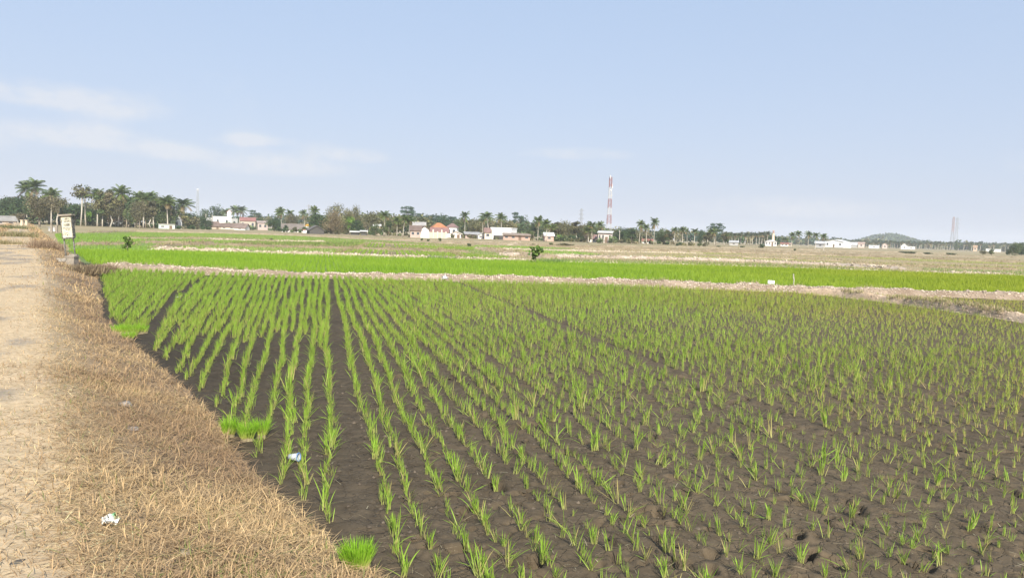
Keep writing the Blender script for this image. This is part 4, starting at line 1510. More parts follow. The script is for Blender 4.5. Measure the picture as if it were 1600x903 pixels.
for i in range(46):
    x = 1322 + i * 3.5 + r.normal(0, 1)
    plant('slim%d' % (i % 3), 'coconut_palm', 'tiny hazy palm in the long grove below the wooded hill', 'palm tree', x, 375.5 + (x - 1322) * .018 + r.uniform(-1.5, 2.2), None, 6 + r.random() * 3, 640 + r.uniform(-60, 80), 'palms of the long hazy grove')
for i in range(24):
    x = 1483 + i * 5.4 + r.normal(0, 1)
    plant(('slim0', 'slim1', 'mid0', 'slim2')[i % 4], 'coconut_palm' if i % 4 != 2 else 'broadleaf_tree', 'tiny hazy palm beyond the plain east of the red banded pylon' if i % 4 != 2 else 'hazy round tree beyond the plain east of the red banded pylon',
          'palm tree' if i % 4 != 2 else 'tree', x, 378.5 + (x - 1483) * .02 + r.uniform(-1.5, 2), None, 7 + r.random() * 4, 690 + r.uniform(-60, 80), 'palms of the eastern hazy grove' if i % 4 != 2 else 'round trees of the eastern hazy grove')
# --- lone trees and shrubs out on the plain
tree('oliv1', 1536, 391, 398.6, 13, 'small olive bush tree by the white hut on the plain')
tree('mid1', 1549, 388.5, 399.2, 12, 'round green bush tree beside the olive one on the plain')
tree('dark1', 1576, 388, 399, 10, 'small dark bush tree on the plain, west of the last pair')
tree('mid0', 1585, 379, 399.6, 22, 'larger grey green tree near the edge of the view on the plain')
tree('dark0', 1596, 381, 399, 20, 'dark tree at the very edge of the view on the plain')
for x, yt, yb, w, lab in ((659, 372.5, 376, 5, 'tiny bush before the white gable house'), (669, 374, 377, 6, 'tiny bush below the cream compound wall'), (687.5, 372, 377, 6, 'small dark bush below the cream compound wall'),
                          (733, 380.5, 386, 8, 'dark shrub on the corner of the far striped field'), (834, 381, 384, 6, 'tiny bush on the plain below the short leaning palm'), (861, 379.6, 384, 7, 'dark small bush west of the hedge on the plain'),
                          (1058, 381, 384, 8, 'dark flat bush on the plain below the pale crowned palm'), (1122, 384, 387, 9, 'small bush on the plain below the wide flat topped tree'), (1159.5, 384.5, 387.5, 9, 'small bush on the plain below the small palm grove'),
                          (1190, 382, 387.5, 13, 'round green bush on the plain below the minaret'), (1242, 389, 392, 6, 'tiny dark bush on the plain before the palm row'), (424, 372.5, 377.5, 8, 'small green shrub on the bank of the far fields'),
                          (1419, 393, 396, 30, 'wide low scrub patch on the plain below the white house'), (1450, 394.6, 397.6, 18, 'low scrub patch on the plain east of the white house'), (1486, 395.5, 398.5, 18, 'low scrub patch on the plain below the red banded pylon')):
    tree('shrub0', x, yt, yb, w, lab, name='shrub', cat='shrub', g='small shrubs on the plain')
tree('scrub', 880, 380.5, 384.6, 46, 'long low hedge of scrub on the plain', name='shrub', cat='shrub', g='small shrubs on the plain')


# --- the two leafy saplings on the near banks, large enough to show single leaves
def sapling(x, y, z, h, w, seed, label, lean=0.0, n=150):
    r = np.random.default_rng(seed)
    e = bpy.data.objects.new('sapling', None)
    COL.objects.link(e)
    e.location = (x, y, z)
    tag(e, label, 'sapling', 'leafy saplings on the banks')
    tb = MB()
    tb.tube([(0, 0, -.05), (lean * .3, .02, h * .35), (lean, 0, h * .9)], [.035, .028, .012], 6)
    tips = []
    for k in range(16):
        a, q = k * 2.4, r.uniform(.2, .95)
        s0 = np.array((lean * q, 0, h * q))
        rr_ = w * .5 * (1.1 - abs(q - .55)) * r.uniform(.6, 1)
        e_ = s0 + np.array((rr_ * math.cos(a), rr_ * math.sin(a), .12 * h * r.uniform(.2, 1.2)))
        tb.tube([s0, (s0 + e_) / 2 + np.array((0, 0, .03)), e_], [.014, .010, .006], 5)
        tips += [s0 + (e_ - s0) * q2 for q2 in (.45, .75, 1.0)]
    tb.build('trunk', MT['bark'], e, True)
    tips = np.array(tips)
    P = tips[r.integers(0, len(tips), n)] + r.normal(0, .07 * w, (n, 3))
    V, Q, T, C = leaf_quads(P, .17 * w, r, [(.09, .16, .03), (.06, .11, .025), (.13, .21, .04), (.20, .26, .07)], .5, None, .2, 1.5)
    link('leaves', mesh_np('leaves', V, Q, None, C), MT['leaf'], e)


g = G(836, 408.5, .3)
sapling(g[0], g[1], .22, 1.0, .95, 5, 'bushy dark green sapling on the bank behind the vivid rice', .08, 190)
g = G(198.5, 391.5, .2)
sapling(g[0], g[1], .14, .86, .72, 6, 'small dark green sapling on the bank near the sign board', .05, 150)

# ------------------------------------------------------------------ woods that read as one mass, and the undergrowth at their feet
def wood(name, x0, x1, prof, depth, thick, cols, label, seed, fill=1.0, kind='stuff', low=0.0):
    r = np.random.default_rng(seed)
    parts = []
    n_cl = int((x1 - x0) / 4.2 * fill)
    ppm = FPX / depth
    for k in range(n_cl):
        x = x0 + (x1 - x0) * (k + r.random()) / n_cl
        d = depth + thick * r.random()
        top = at_depth(x, np.interp(x, [p[0] for p in prof], [p[1] for p in prof]) + r.normal(.8, 1.5), d)
        zt = max(top[2] - GND, .5)
        base = np.array((top[0], top[1], GND))
        col = np.array(cols)[r.integers(len(cols))] * r.uniform(.8, 1.25)
        wr = max(zt * r.uniform(.35, .55), .8)
        m = int(np.clip(zt * ppm * 5.5, 30, 260))
        P, dd = blob_points((base[0], base[1], GND + zt * (.54 + .2 * low)), (wr, wr, zt * .46), m, r, .45)
        P[:, 2] = np.maximum(P[:, 2], GND + .05)
        parts.append(leaf_quads(P, 2.6 / ppm, r, [col, col * .8, col * 1.25], .4, dd * .8, .18))
    V, Q, T, C = join(parts)
    return tag(link(name, mesh_np(name, V, Q, None, C), MT['leaf']), label, 'wood', kind=kind)


wood('wood', -80, 310, [(-80, 310), (40, 304), (85, 308), (110, 318), (140, 315), (190, 306), (235, 308), (265, 322), (310, 338)], 275, 34, DKG + MIDG + OLIV + BRNG, 'dark wood filling the gaps between the trees at the path end', 1)
wood('wood', 300, 525, [(300, 337), (400, 337), (440, 335), (525, 336)], 480, 50, OLIV + MIDG + BLUG, 'grey green wood far behind the brown roofed houses', 2)
wood('wood', 500, 670, [(500, 336), (560, 331), (600, 333), (670, 338)], 300, 30, OLIV + MIDG, 'olive wood behind the palm trio', 3)
wood('wood', 640, 735, [(640, 336), (680, 334), (710, 338), (735, 345)], 390, 40, BLUG + DKG, 'blue green wood behind the orange roofed house', 4)
wood('wood', 715, 1010, [(715, 342), (760, 341), (830, 346), (880, 346), (930, 352), (1010, 360)], 320, 35, OLIV + BRNG + MIDG, 'grey olive wood behind the lettered building and the pylon', 5)
wood('wood', 990, 1215, [(990, 358), (1100, 360.5), (1215, 364.5)], 420, 50, OLIV + BLUG + DKG, 'grey green wood along the plain west of the minaret', 6)
wood('wood', 1205, 1760, [(1205, 369.5), (1330, 374), (1480, 378), (1760, 386)], 760, 90, BLUG + OLIV + DKG, 'hazy wood closing the plain below the hill', 7, 2.4)
wood('undergrowth', -60, 330, [(-60, 345), (180, 348), (330, 353)], 258, 16, DKG + BRNG + OLIV, 'low undergrowth at the feet of the trees by the path', 8)
wood('undergrowth', 325, 432, [(325, 354), (375, 355), (432, 357)], 345, 20, MIDG + OLIV + DKG, 'low garden undergrowth round the brown roofed houses', 11, .8)
wood('undergrowth', 430, 700, [(430, 356), (560, 361), (700, 367)], 262, 20, MIDG + OLIV + DKG, 'low garden undergrowth between the houses', 9, .6)
wood('undergrowth', 700, 1110, [(700, 366), (830, 370), (960, 374), (1110, 379)], 250, 20, MIDG + OLIV + BRNG, 'low garden undergrowth along the field edge', 10, .6)

# wooded hill on the horizon
hd = 1500.0
hb = at_depth(1388, 384, hd)
hw, hh = 62.0, at_depth(1388, 366.5, hd)[2]
u_, v_ = np.meshgrid(np.linspace(-1, 1, 40), np.linspace(-1, 1, 16))
hzz = hh * np.exp(-2.2 * (u_ * 1.05) ** 2) * np.exp(-2.5 * v_ ** 2) * (1 + .18 * fbm(u_ * 4, v_ * 3, 8, 3)) - 2
idx = np.arange(hzz.size).reshape(hzz.shape)
MT['hill'] = surf('hill_scrub', (.06, .09, .04), (.09, .12, .05), .05)
tag(link('hill', mesh_np('hill', np.stack([hb[0] + u_ * hw * 1.5, hb[1] + v_ * 120, hzz], -1), quad_of(idx), smooth=True), MT['hill']), kind='structure')
rr_ = np.random.default_rng(4)
n = 2600
a, b = rr_.uniform(-1, 1, n), rr_.uniform(-1, .3, n)
z = hh * np.exp(-2.2 * (a * 1.05) ** 2) * np.exp(-2.5 * b ** 2) - 1
P = np.stack([hb[0] + a * hw * 1.5, hb[1] + b * 120, z + rr_.uniform(0, 3.5, n)], 1)
V, Q, T, C = leaf_quads(P, 3.2, rr_, [(.05, .085, .035), (.07, .11, .045), (.09, .12, .05)], .6)
tag(link('hill_wood', mesh_np('hill_wood', V, Q, None, C), MT['leaf']), 'trees covering the low hill on the horizon', 'wood', kind='stuff')

# rank dry brush beside the path and at the corner of the bund
r = np.random.default_rng(14)
for (x, y, z, spread, n, h_, w_, cols, lab) in (
        (70, 389, .45, .8, 420, (.25, .75), (.02, .035), [(.30, .21, .14), (.22, .15, .10), (.36, .27, .17)], 'tall brown dry brush beside the path near the sign'),
        (130, 424, .20, .75, 420, (.15, .45), (.015, .028), [(.20, .15, .10), (.15, .11, .07), (.28, .22, .13)], 'dark dry brush where the clod bank meets the verge'),
        (160, 420, .15, .6, 260, (.12, .34), (.015, .025), [(.26, .19, .12), (.20, .14, .09)], 'brown brush over the start of the clod bank'),
        (26, 371, .45, 1.4, 320, (.3, .8), (.04, .07), [(.25, .22, .11), (.32, .26, .15), (.17, .17, .07)], 'olive brush west of the path'),
        (6, 383, .45, 1.0, 260, (.2, .5), (.025, .045), [(.22, .20, .09), (.30, .24, .14)], 'low weeds at the west side of the path'),
        (15, 358, .45, 2.2, 320, (.4, .9), (.06, .1), [(.12, .15, .06), (.20, .18, .09)], 'dark weeds west of the far path'),
        (600, 404, .2, 3.5, 60, (.2, .4), (.02, .04), [(.18, .26, .08), (.3, .26, .14)], 'weeds on the thin bank behind the vivid rice'),
        (865, 411, .15, .9, 110, (.3, .55), (.02, .04), [(.15, .24, .07), (.2, .27, .09)], 'tall weeds beside the bushy sapling'),
        (686, 405, .15, 1.2, 90, (.25, .5), (.02, .04), [(.15, .24, .07), (.2, .27, .09)], 'green weeds at the edge of the striped field')):
    g = G(x, y, z)
    p = np.c_[r.normal(0, spread * .5, n) + g[0], r.normal(0, spread * .5, n) + g[1], np.full(n, z - .06)]
    tuft_field('dry_brush' if 'weed' not in lab else 'weeds', p, 4, h_, w_, .05, cols, MT['straw'], r, lab, 'brush', (.1, .8), .35)


# ------------------------------------------------------------------ buildings
def yaw_to_camera(x, y):
    return -math.atan2(x, y)


def building(name, label, cat, x0, x1, yb, ye, yr, style, wc, rc, deep=6.0, win=2, door=0, turn=0.0, depth=None, over=.35, dirt=.3, group='houses of the village'):
    """walls and roof sized from the picture columns x0..x1 at the distance of its foot yb; ye eaves, yr ridge"""
    xc = (x0 + x1) / 2
    d = depth or G(xc, yb, GND)[1]
    p = at_depth(xc, yb, d)
    w = (x1 - x0) * d / FPX
    he = max(at_depth(xc, ye, d)[2] - GND, .6)
    hr = max(at_depth(xc, yr, d)[2] - GND, he + .05)
    e = bpy.data.objects.new(name, None)
    COL.objects.link(e)
    e.location = (p[0], p[1], GND)
    e.rotation_euler = (0, 0, yaw_to_camera(p[0], p[1]) + turn)
    tag(e, label, cat, group)
    h2 = w / 2
    wb, rb = MB(), MB()
    wm, rm = paint(wc, dirt), tiles(rc)
    if style == 'flat':
        wb.box(-h2, h2, 0, deep, 0, he)
        rb.box(-h2 - .12, h2 + .12, -.12, deep + .12, he, hr)
        rm = paint(rc, .3)
    elif style == 'gable_front':
        wb.prism([(-h2, 0), (h2, 0), (h2, he), (0, hr - .1), (-h2, he)], 0, deep)
        sl = (hr - he) / h2
        for s in (-1, 1):
            o = (h2 + over)
            rb.prism([(0, hr), (s * o, hr - sl * o), (s * o, hr - sl * o + .14), (0, hr + .14)][::s], -over, deep + over)
    elif style == 'side':                             # ridge runs across the view
        wb.prism([(-h2, 0), (h2, 0), (h2, he), (-h2, he)], 0, deep)
        m = deep / 2
        wb.add([(-h2, 0, he), (-h2, deep, he), (-h2, m, hr - .15), (h2, 0, he), (h2, deep, he), (h2, m, hr - .15)], [(0, 2, 1), (3, 4, 5), (0, 3, 5, 2), (1, 2, 5, 4)])
        sl = (hr - he) / m
        zo = he - sl * over
        X0, X1 = -h2 - over, h2 + over
        V = [(X0, -over, zo), (X1, -over, zo), (X1, m, hr), (X0, m, hr), (X0, deep + over, zo), (X1, deep + over, zo)]
        V += [(a, b, c + .13) for a, b, c in V]
        rb.add(V, [(0, 3, 2, 1), (3, 4, 5, 2), (6, 7, 8, 9), (9, 8, 11, 10), (0, 1, 7, 6), (4, 10, 11, 5), (0, 6, 9, 3), (3, 9, 10, 4), (1, 2, 8, 7), (2, 5, 11, 8)])
    elif style == 'hip':
        wb.box(-h2, h2, 0, deep, 0, he)
        o, m = over, deep / 2
        rl = max(h2 - m, h2 * .25)
        V = [(-h2 - o, -o, he - .05), (h2 + o, -o, he - .05), (h2 + o, deep + o, he - .05), (-h2 - o, deep + o, he - .05), (-rl, m, hr), (rl, m, hr)]
        rb.add(V, [(0, 1, 5, 4), (1, 2, 5), (2, 3, 4, 5), (3, 0, 4), (3, 2, 1, 0)])
    elif style == 'lean':
        wb.prism([(-h2, 0), (h2, 0), (h2, he), (-h2, he)], 0, deep)
        V = [(-h2 - over, -over * 2, he - .1), (h2 + over, -over * 2, he - .1), (h2 + over, deep, hr), (-h2 - over, deep, hr)]
        V += [(a, b, c + .1) for a, b, c in V]
        rb.add(V, [(0, 3, 2, 1), (4, 5, 6, 7), (0, 1, 5, 4), (1, 2, 6, 5), (2, 3, 7, 6), (3, 0, 4, 7)])
    wb.build('wall', wm, e)
    rb.build('roof', rm, e)
    slots = win + (1 if door else 0)
    for k in range(slots):
        cx = -h2 + w * (k + .5) / slots
        if door and k == slots // 2:
            b = MB()
            b.box(cx - .45, cx + .45, -.05, .02, .0, min(2.0, he * .85))
            b.build('door', MT['door'], e)
        else:
            ww, wz0, wz1 = min(.55, w / slots * .3), he * .38, he * .78
            b = MB()
            for q in ((cx - ww, cx - ww + .08, wz0, wz1), (cx + ww - .08, cx + ww, wz0, wz1), (cx - ww + .08, cx + ww - .08, wz0, wz0 + .08), (cx - ww + .08, cx + ww - .08, wz1 - .08, wz1)):
                b.box(q[0], q[1], -.06, .02, q[2], q[3])
            f = b.build('window', paint((.55, .5, .45), .3), e)
            b = MB()
            b.box(cx - ww + .08, cx + ww - .08, -.025, .015, wz0 + .08, wz1 - .08)
            b.build('pane', MT['glass'], f)
    return e, w, he, hr


WHT, CRM, PNK, GRY, TANW = (.80, .79, .76), (.74, .66, .54), (.66, .52, .46), (.45, .44, .42), (.52, .44, .34)
BRT, REDT, ORT, GRT, WHR = (.23, .165, .135), (.42, .17, .13), (.60, .25, .12), (.36, .34, .31), (.78, .78, .76)
building('house', 'tan house at the far end of the path with a grey roof', 'house', -6, 23, 352, 345, 338, 'side', TANW, GRT, 5, 2, 0, .2)
building('house', 'house with a pink tiled roof showing above the dark trees', 'house', -8, 7, 350, 326, 318, 'side', PNK, (.55, .28, .22), 6, 1, 0, 0, 300)
building('house', 'pale house half hidden behind the slender trunks', 'house', 172, 216, 355, 345, 335, 'side', WHT, (.45, .25, .2), 6, 4, 1, 0, 278)
building('house', 'white gabled house among the tall palms', 'house', 267, 284, 357, 343, 332, 'gable_front', WHT, (.5, .27, .22), 6, 1, 0, .25, 272)
building('shed', 'low mint green shed wall at the edge of the field', 'shed', 249, 272, 357.6, 351.5, 350, 'flat', (.60, .70, .62), GRT, 3, 1, 1)
e, w, he, hr = building('house', 'plain white box house with a flat roof', 'house', 334, 360.5, 357.5, 339.3, 338.3, 'flat', WHT, (.7, .7, .68), 9, 2, 0, .08, 395, dirt=.05)
building('house', 'grey concrete annex west of the white box house', 'house', 322, 333.5, 357.5, 341, 340.2, 'flat', (.44, .44, .44), (.4, .4, .4), 6, 1, 0, 0, 398)
building('house', 'grey concrete annex east of the white box house', 'house', 361, 371, 357.5, 342, 341.3, 'flat', (.40, .40, .39), (.4, .4, .4), 6, 1, 0, 0, 398)
building('house', 'house with a brown tiled gable before the white box house', 'house', 324, 345, 358, 353.5, 346.5, 'side', TANW, BRT, 6, 1, 1, .35)
building('house', 'low brown roofed house under the leafy shrub', 'house', 345, 367, 358.5, 354.5, 349, 'side', CRM, BRT, 6, 2, 0, -.1)
building('house', 'brown roofed house sloping down beside the banana clump', 'house', 366, 383, 359.5, 356, 349.5, 'side', WHT, (.27, .20, .17), 6, 1, 0, -.3)
building('house', 'pale house with a half brown half red roof', 'house', 376, 398, 358.5, 345, 340, 'side', (.5, .44, .36), (.36, .17, .15), 6, 2, 1, 0, 362)
building('house', 'pinkish block house east of the brown and red roof', 'house', 403, 418, 359.5, 348.5, 345.5, 'side', (.5, .4, .36), (.42, .34, .3), 6, 2, 0, .1, 350)
building('house', 'house with a red gable tip among the palms', 'house', 355, 361, 357, 331, 328, 'gable_front', WHT, (.6, .12, .1), 6, 0, 0, 0, 405)
building('house', 'long house with a broad grey brown tiled roof', 'house', 441, 473, 363, 358.3, 350, 'side', WHT, (.25, .21, .18), 8, 4, 1, 0)
building('shop', 'small white kiosk with a dark red roof edge', 'shop', 473.5, 481, 364.2, 359.6, 358.7, 'flat', WHT, (.35, .04, .03), 3, 0, 0, 0)
building('shrine', 'narrow white shrine with an orange cap', 'shrine', 477.5, 483, 363.5, 353, 350.3, 'hip', WHT, (.8, .38, .06), 1.6, 1, 0, 0, 272)
building('shed', 'dark open shed with a grey gable west of the bamboo', 'shed', 484, 506, 366, 359.5, 353, 'gable_front', (.09, .085, .08), (.19, .17, .16), 6, 0, 0, .15)  # closed walls, near-black to paint the shade inside the open shed
building('shed', 'white awning in the shade of the dark tree', 'shed', 548, 561, 367.5, 362.5, 361.4, 'lean', (.10, .1, .09), WHR, 3, 0, 0, 0)  # near-black walls put the shade beneath the awning into colour
building('shed', 'second white awning beside the drooping dry tree', 'shed', 564, 573, 368, 361.5, 360.4, 'lean', (.10, .1, .09), WHR, 3, 0, 0, 0)  # walls again coloured as the shade below the awning
building('house', 'pale roofed house behind the white trunked palm', 'house', 584, 594, 369, 353, 350.5, 'side', TANW, WHR, 6, 1, 0, 0, 270)
building('house', 'house with a grey tin roof behind the white gable', 'house', 645, 664, 371, 352, 347.3, 'side', TANW, (.50, .47, .44), 6, 1, 0, 0, 262)
building('house', 'brown roofed wing west of the white gable', 'house', 641, 657, 371.5, 360, 353, 'side', (.50, .38, .33), BRT, 6, 2, 0, 0)
building('house', 'white gable house beside the palm trio', 'house', 656.5, 670, 371.8, 358.5, 353.5, 'gable_front', (.84, .80, .74), BRT, 8, 0, 0, .12, dirt=.06)
building('house', 'house with a bright orange tiled roof', 'house', 677, 698, 371.5, 355.6, 348.3, 'hip', CRM, ORT, 7, 2, 0, .15, 268)
building('house', 'brown roofed half of the orange roofed house', 'house', 697, 713, 371.5, 355, 349, 'hip', WHT, (.30, .19, .17), 7, 2, 0, -.1, 270)
building('house', 'house with a low maroon tiled roof behind the cream wall', 'house', 673, 700, 372, 362.3, 356.2, 'side', CRM, (.34, .19, .17), 6, 2, 1, 0, 252)
building('house', 'small white house with pale gate pillars', 'house', 704.5, 720, 372, 365.5, 362.2, 'gable_front', (.82, .74, .68), CRM, 5, 1, 1, -.1)
building('house', 'low house with a grey tin roof west of the lettered building', 'house', 727, 750, 372.8, 366, 362.8, 'lean', (.50, .38, .33), (.44, .43, .42), 5, 2, 1, .1)
building('house', 'white porch house next to the lettered building', 'house', 747, 761, 373.4, 367.2, 364.8, 'gable_front', WHT, (.6, .58, .55), 5, 1, 1, .2)
building('house', 'narrow brown tiled roof beside the lettered building', 'house', 757, 767, 373.6, 362.8, 356.5, 'side', CRM, (.32, .2, .17), 6, 1, 0, 0, 252)
bw, w, he, hr = building('warehouse', 'white building with dark lettering and a wide dark opening', 'warehouse', 766, 799, 374.4, 357.2, 355.6, 'flat', (.84, .83, .82), (.75, .75, .74), 9, 0, 0, -.22, dirt=.05)
b = MB()
b.box(-w * .36, w * .12, -.06, .03, 0, he * .37)
b.build('opening', MT['opening_shade'], bw)  # dark slab on the wall, coloured as the shade inside
b = MB()
rl = random.Random(3)
x = -w * .38
for wl in (5, 6):
    for k in range(wl):
        hgt = .34 if k == 0 else (.30 if rl.random() < .3 else .18)
        ww = rl.uniform(.09, .16)
        b.box(x, x + .045, -.025, .01, he * .56, he * .56 + hgt)
        b.box(x + .045, x + ww, -.025, .01, he * .56 + (0 if rl.random() < .5 else hgt * .6), he * .56 + (0 if rl.random() < .5 else hgt * .6) + .05)
        x += ww + .05
    x += .22
b.build('lettering', MT['print'], bw)
building('shed', 'long pink brick shed with a pale tiled edge', 'shed', 786, 828, 375.6, 367.5, 364.6, 'lean', (.50, .34, .27), (.36, .28, .22), 5, 3, 1, 0)
building('house', 'pink brick house with a white tin roof', 'house', 851, 865, 377, 368.5, 363.8, 'side', (.58, .38, .32), WHR, 6, 1, 0, .1)
building('house', 'low house with a maroon roof and white wall west of the tower house', 'house', 915, 931, 378.5, 372.5, 367, 'side', WHT, (.36, .22, .2), 6, 2, 0, 0)
building('house', 'two storey pale pink house with a white roof at the tower foot', 'house', 934, 955, 379.5, 363.6, 361, 'lean', (.62, .54, .51), WHR, 7, 3, 1, -.06)
building('house', 'small white house with a red roof behind the three palms', 'house', 1004, 1019, 380, 376.6, 374, 'side', WHT, (.40, .16, .13), 5, 2, 0, 0, 290)
building('house', 'small grey roofed house in front of the small palm grove', 'house', 1140, 1153, 382.5, 378.6, 376.3, 'side', GRY, (.55, .55, .55), 5, 1, 0, 0, 340)
building('mosque', 'white prayer hall at the foot of the minaret', 'mosque', 1196, 1213, 382.6, 377.2, 375, 'hip', WHT, (.76, .72, .68), 8, 3, 1, 0, 400)
building('house', 'tiny white house between the minaret and the palm row', 'house', 1220, 1231, 384.6, 381, 379.6, 'side', WHT, REDT, 5, 2, 0, 0, 420)
building('house', 'tiny tan house behind the palm row', 'house', 1231, 1237, 384.6, 381, 379.8, 'side', TANW, (.5, .36, .28), 5, 1, 0, 0, 420)
building('house', 'grey low house west of the white warehouse', 'house', 1274, 1289, 385.5, 380.5, 377, 'lean', (.4, .4, .4), (.66, .66, .66), 6, 1, 0, 0, 390)
wh, w, he, hr = building('warehouse', 'big plain white warehouse with a low pitched gable', 'warehouse', 1288, 1317, 386.6, 378, 374.5, 'gable_front', (.84, .84, .83), WHR, 14, 2, 1, -.35, dirt=.04, group='houses on the far side of the plain')
for (x0, x1, yb, ye, yr, st, wc, rc, lab) in (
        (1321, 1338, 386.5, 382.6, 378.5, 'side', GRY, (.62, .61, .6), 'grey roofed house just east of the white warehouse'),
        (1341, 1350, 386.6, 380.5, 378.5, 'side', PNK, (.55, .4, .34), 'pinkish house below the west end of the hill'),
        (1358, 1373, 387.4, 384.4, 383.3, 'flat', WHT, WHR, 'low white wall house below the hill top'),
        (1379, 1386, 387.6, 382.5, 380, 'gable_front', PNK, (.6, .5, .45), 'pale pink gabled house below the hill'),
        (1408, 1418, 389.2, 384.6, 380, 'gable_front', WHT, (.7, .66, .62), 'white gabled house east of the hill'),
        (1418, 1429, 389.3, 386.2, 385.2, 'flat', WHT, WHR, 'low white annex touching the gabled house east of the hill'),
        (1521, 1526, 391.5, 386, 383.5, 'side', (.75, .55, .4), (.6, .4, .25), 'tiny orange tinted house in the eastern hazy grove'),
        (1542, 1562, 393, 390, 389, 'flat', WHT, WHR, 'low white hut behind the lone bush trees')):
    building('house', lab, 'house', x0, x1, yb, ye, yr, st, wc, rc, 6, 1, 0, 0, 560 if x0 < 1500 else 640, group='houses on the far side of the plain')

# cream compound wall with posts
g0, g1 = G(670, 372.3, GND), G(697, 372.8, GND)
cw = bpy.data.objects.new('compound_wall', None)
COL.objects.link(cw)
cw.location = (g0[0], g0[1], GND)
L = math.hypot(g1[0] - g0[0], g1[1] - g0[1])
cw.rotation_euler = (0, 0, math.atan2(g1[1] - g0[1], g1[0] - g0[0]))
tag(cw, 'cream garden wall with white posts east of the white gable', 'wall')
b = MB()
b.box(0, L, 0, .15, 0, 1.75)
b.build('wall_panel', paint((.74, .62, .50), .25), cw)
for k in range(5):
    b = MB()
    b.box(k * L / 4 - .12, k * L / 4 + .12, -.06, .22, 0, 2.0 + .5 * (k % 2))
    b.build('post', paint((.82, .76, .66), .1), cw)

# minaret
d = 405.0
p = at_depth(1207.5, 382, d)
mz_ = lambda y: at_depth(1207.5, y, d)[2] - GND
mn = bpy.data.objects.new('minaret', None)
COL.objects.link(mn)
mn.location = (p[0], p[1], GND)
tag(mn, 'cream minaret with a small dome over the white prayer hall', 'minaret')
b = MB()
H1 = mz_(364)
b.tube([(0, 0, 0), (0, 0, H1 * .45), (0, 0, H1)], [.95, .72, .52], 8)
b.build('shaft', paint((.78, .62, .46), .15), mn)
b = MB()
b.tube([(0, 0, H1), (0, 0, H1 + .18)], [.85, .85], 8)
b.build('balcony', paint((.5, .36, .28), .2), mn)
b = MB()
b.tube([(0, 0, H1 + .18), (0, 0, H1 + .75)], [.40, .40], 8)
b.tube([(0, 0, H1 + .75), (0, 0, H1 + .95), (0, 0, H1 + 1.2), (0, 0, H1 + 1.5)], [.5, .52, .32, .04], 8)
b.build('dome', paint((.42, .28, .24), .2), mn, True)


# ------------------------------------------------------------------ towers
def bar(b, p, q, w):
    b.tube([p, q], [w, w], 4)


def lattice(b, z0, z1, w0, w1, n, t, diag=True):
    """four legs, rings and crossed braces between two heights"""
    for k in range(n):
        za, zb = z0 + (z1 - z0) * k / n, z0 + (z1 - z0) * (k + 1) / n
        wa, wb_ = w0 + (w1 - w0) * k / n, w0 + (w1 - w0) * (k + 1) / n
        ca = [(sx * wa / 2, sy * wa / 2, za) for sx, sy in ((-1, -1), (1, -1), (1, 1), (-1, 1))]
        cb = [(sx * wb_ / 2, sy * wb_ / 2, zb) for sx, sy in ((-1, -1), (1, -1), (1, 1), (-1, 1))]
        for i in range(4):
            j = (i + 1) % 4
            bar(b, ca[i], cb[i], t)
            bar(b, cb[i], cb[j], t * .7)
            if diag:
                bar(b, ca[i], cb[j], t * .6)
                bar(b, ca[j], cb[i], t * .6)


def tower_root(name, label, x, d):
    p = at_depth(x, 385, d)
    e = bpy.data.objects.new(name, None)
    COL.objects.link(e)
    e.location = (p[0], p[1], GND)
    e.rotation_euler = (0, 0, yaw_to_camera(p[0], p[1]) + .25)
    tag(e, label, 'tower')
    return e, lambda y: at_depth(x, y, d)[2] - GND


TR, TW = paint((.36, .13, .10), .15), paint((.66, .64, .62), .08)
tw, Z = tower_root('telecom_tower', 'tall lattice tower banded in red and white', 950, 330)
cuts = [(380, 'w'), (363, 'w'), (350, 'w'), (336, 'r'), (325, 'w'), (311, 'r'), (293, 'w'), (277, 'r')]
zt = Z(277)
wd = lambda z: 2.05 - 1.05 * min(1, z / (zt * .8))
for (ya, _), (yb_, c) in zip(cuts[:-1], cuts[1:]):
    za, zb = max(0, Z(ya)), Z(yb_)
    if ya == 363:
        c = 'w'
    b = MB()
    lattice(b, za, zb, wd(za), wd(zb), 2, .06)
    b.build('red_section' if c == 'r' or (ya == 350) else 'white_section', TR if c == 'r' or ya == 350 else TW, tw)
for k in range(9):
    a = k * 2.1
    z = zt * (.86 + .13 * (k % 3) / 2) + .3
    b = MB()
    b.box(.75 * math.cos(a) - .14, .75 * math.cos(a) + .14, .75 * math.sin(a) - .1, .75 * math.sin(a) + .1, z - .7, z + .7)
    b.build('antenna', paint((.62, .56, .52), .1), tw)
for k, f in enumerate((.80, .84, .72)):
    b = MB()
    a = -1.4 + k * .9
    c = np.array((.8 * math.cos(a), .8 * math.sin(a), zt * f))
    b.tube([c, c + np.array((.22 * math.cos(a), .22 * math.sin(a), 0))], [.38, .32], 10)
    b.build('dish', paint((.78, .76, .73), .1), tw)
b = MB()
b.tube([(0, 0, zt), (0, 0, zt + .9)], [.04, .02], 4)
b.build('lightning_rod', TW, tw)

tm, Z = tower_root('radio_mast', 'slim grey lattice mast above the dark hedge tree', 308.7, 380)
zt = Z(296)
b = MB()
lattice(b, 0, zt, 1.5, .55, 12, .075)
b.build('mast', paint((.42, .45, .49), .1), tm)
for k in range(6):
    a = k * 1.05
    b = MB()
    b.box(.45 * math.cos(a) - .09, .45 * math.cos(a) + .09, .45 * math.sin(a) - .07, .45 * math.sin(a) + .07, zt - .8, zt + .4)
    b.build('antenna', paint((.55, .57, .60), .05), tm)

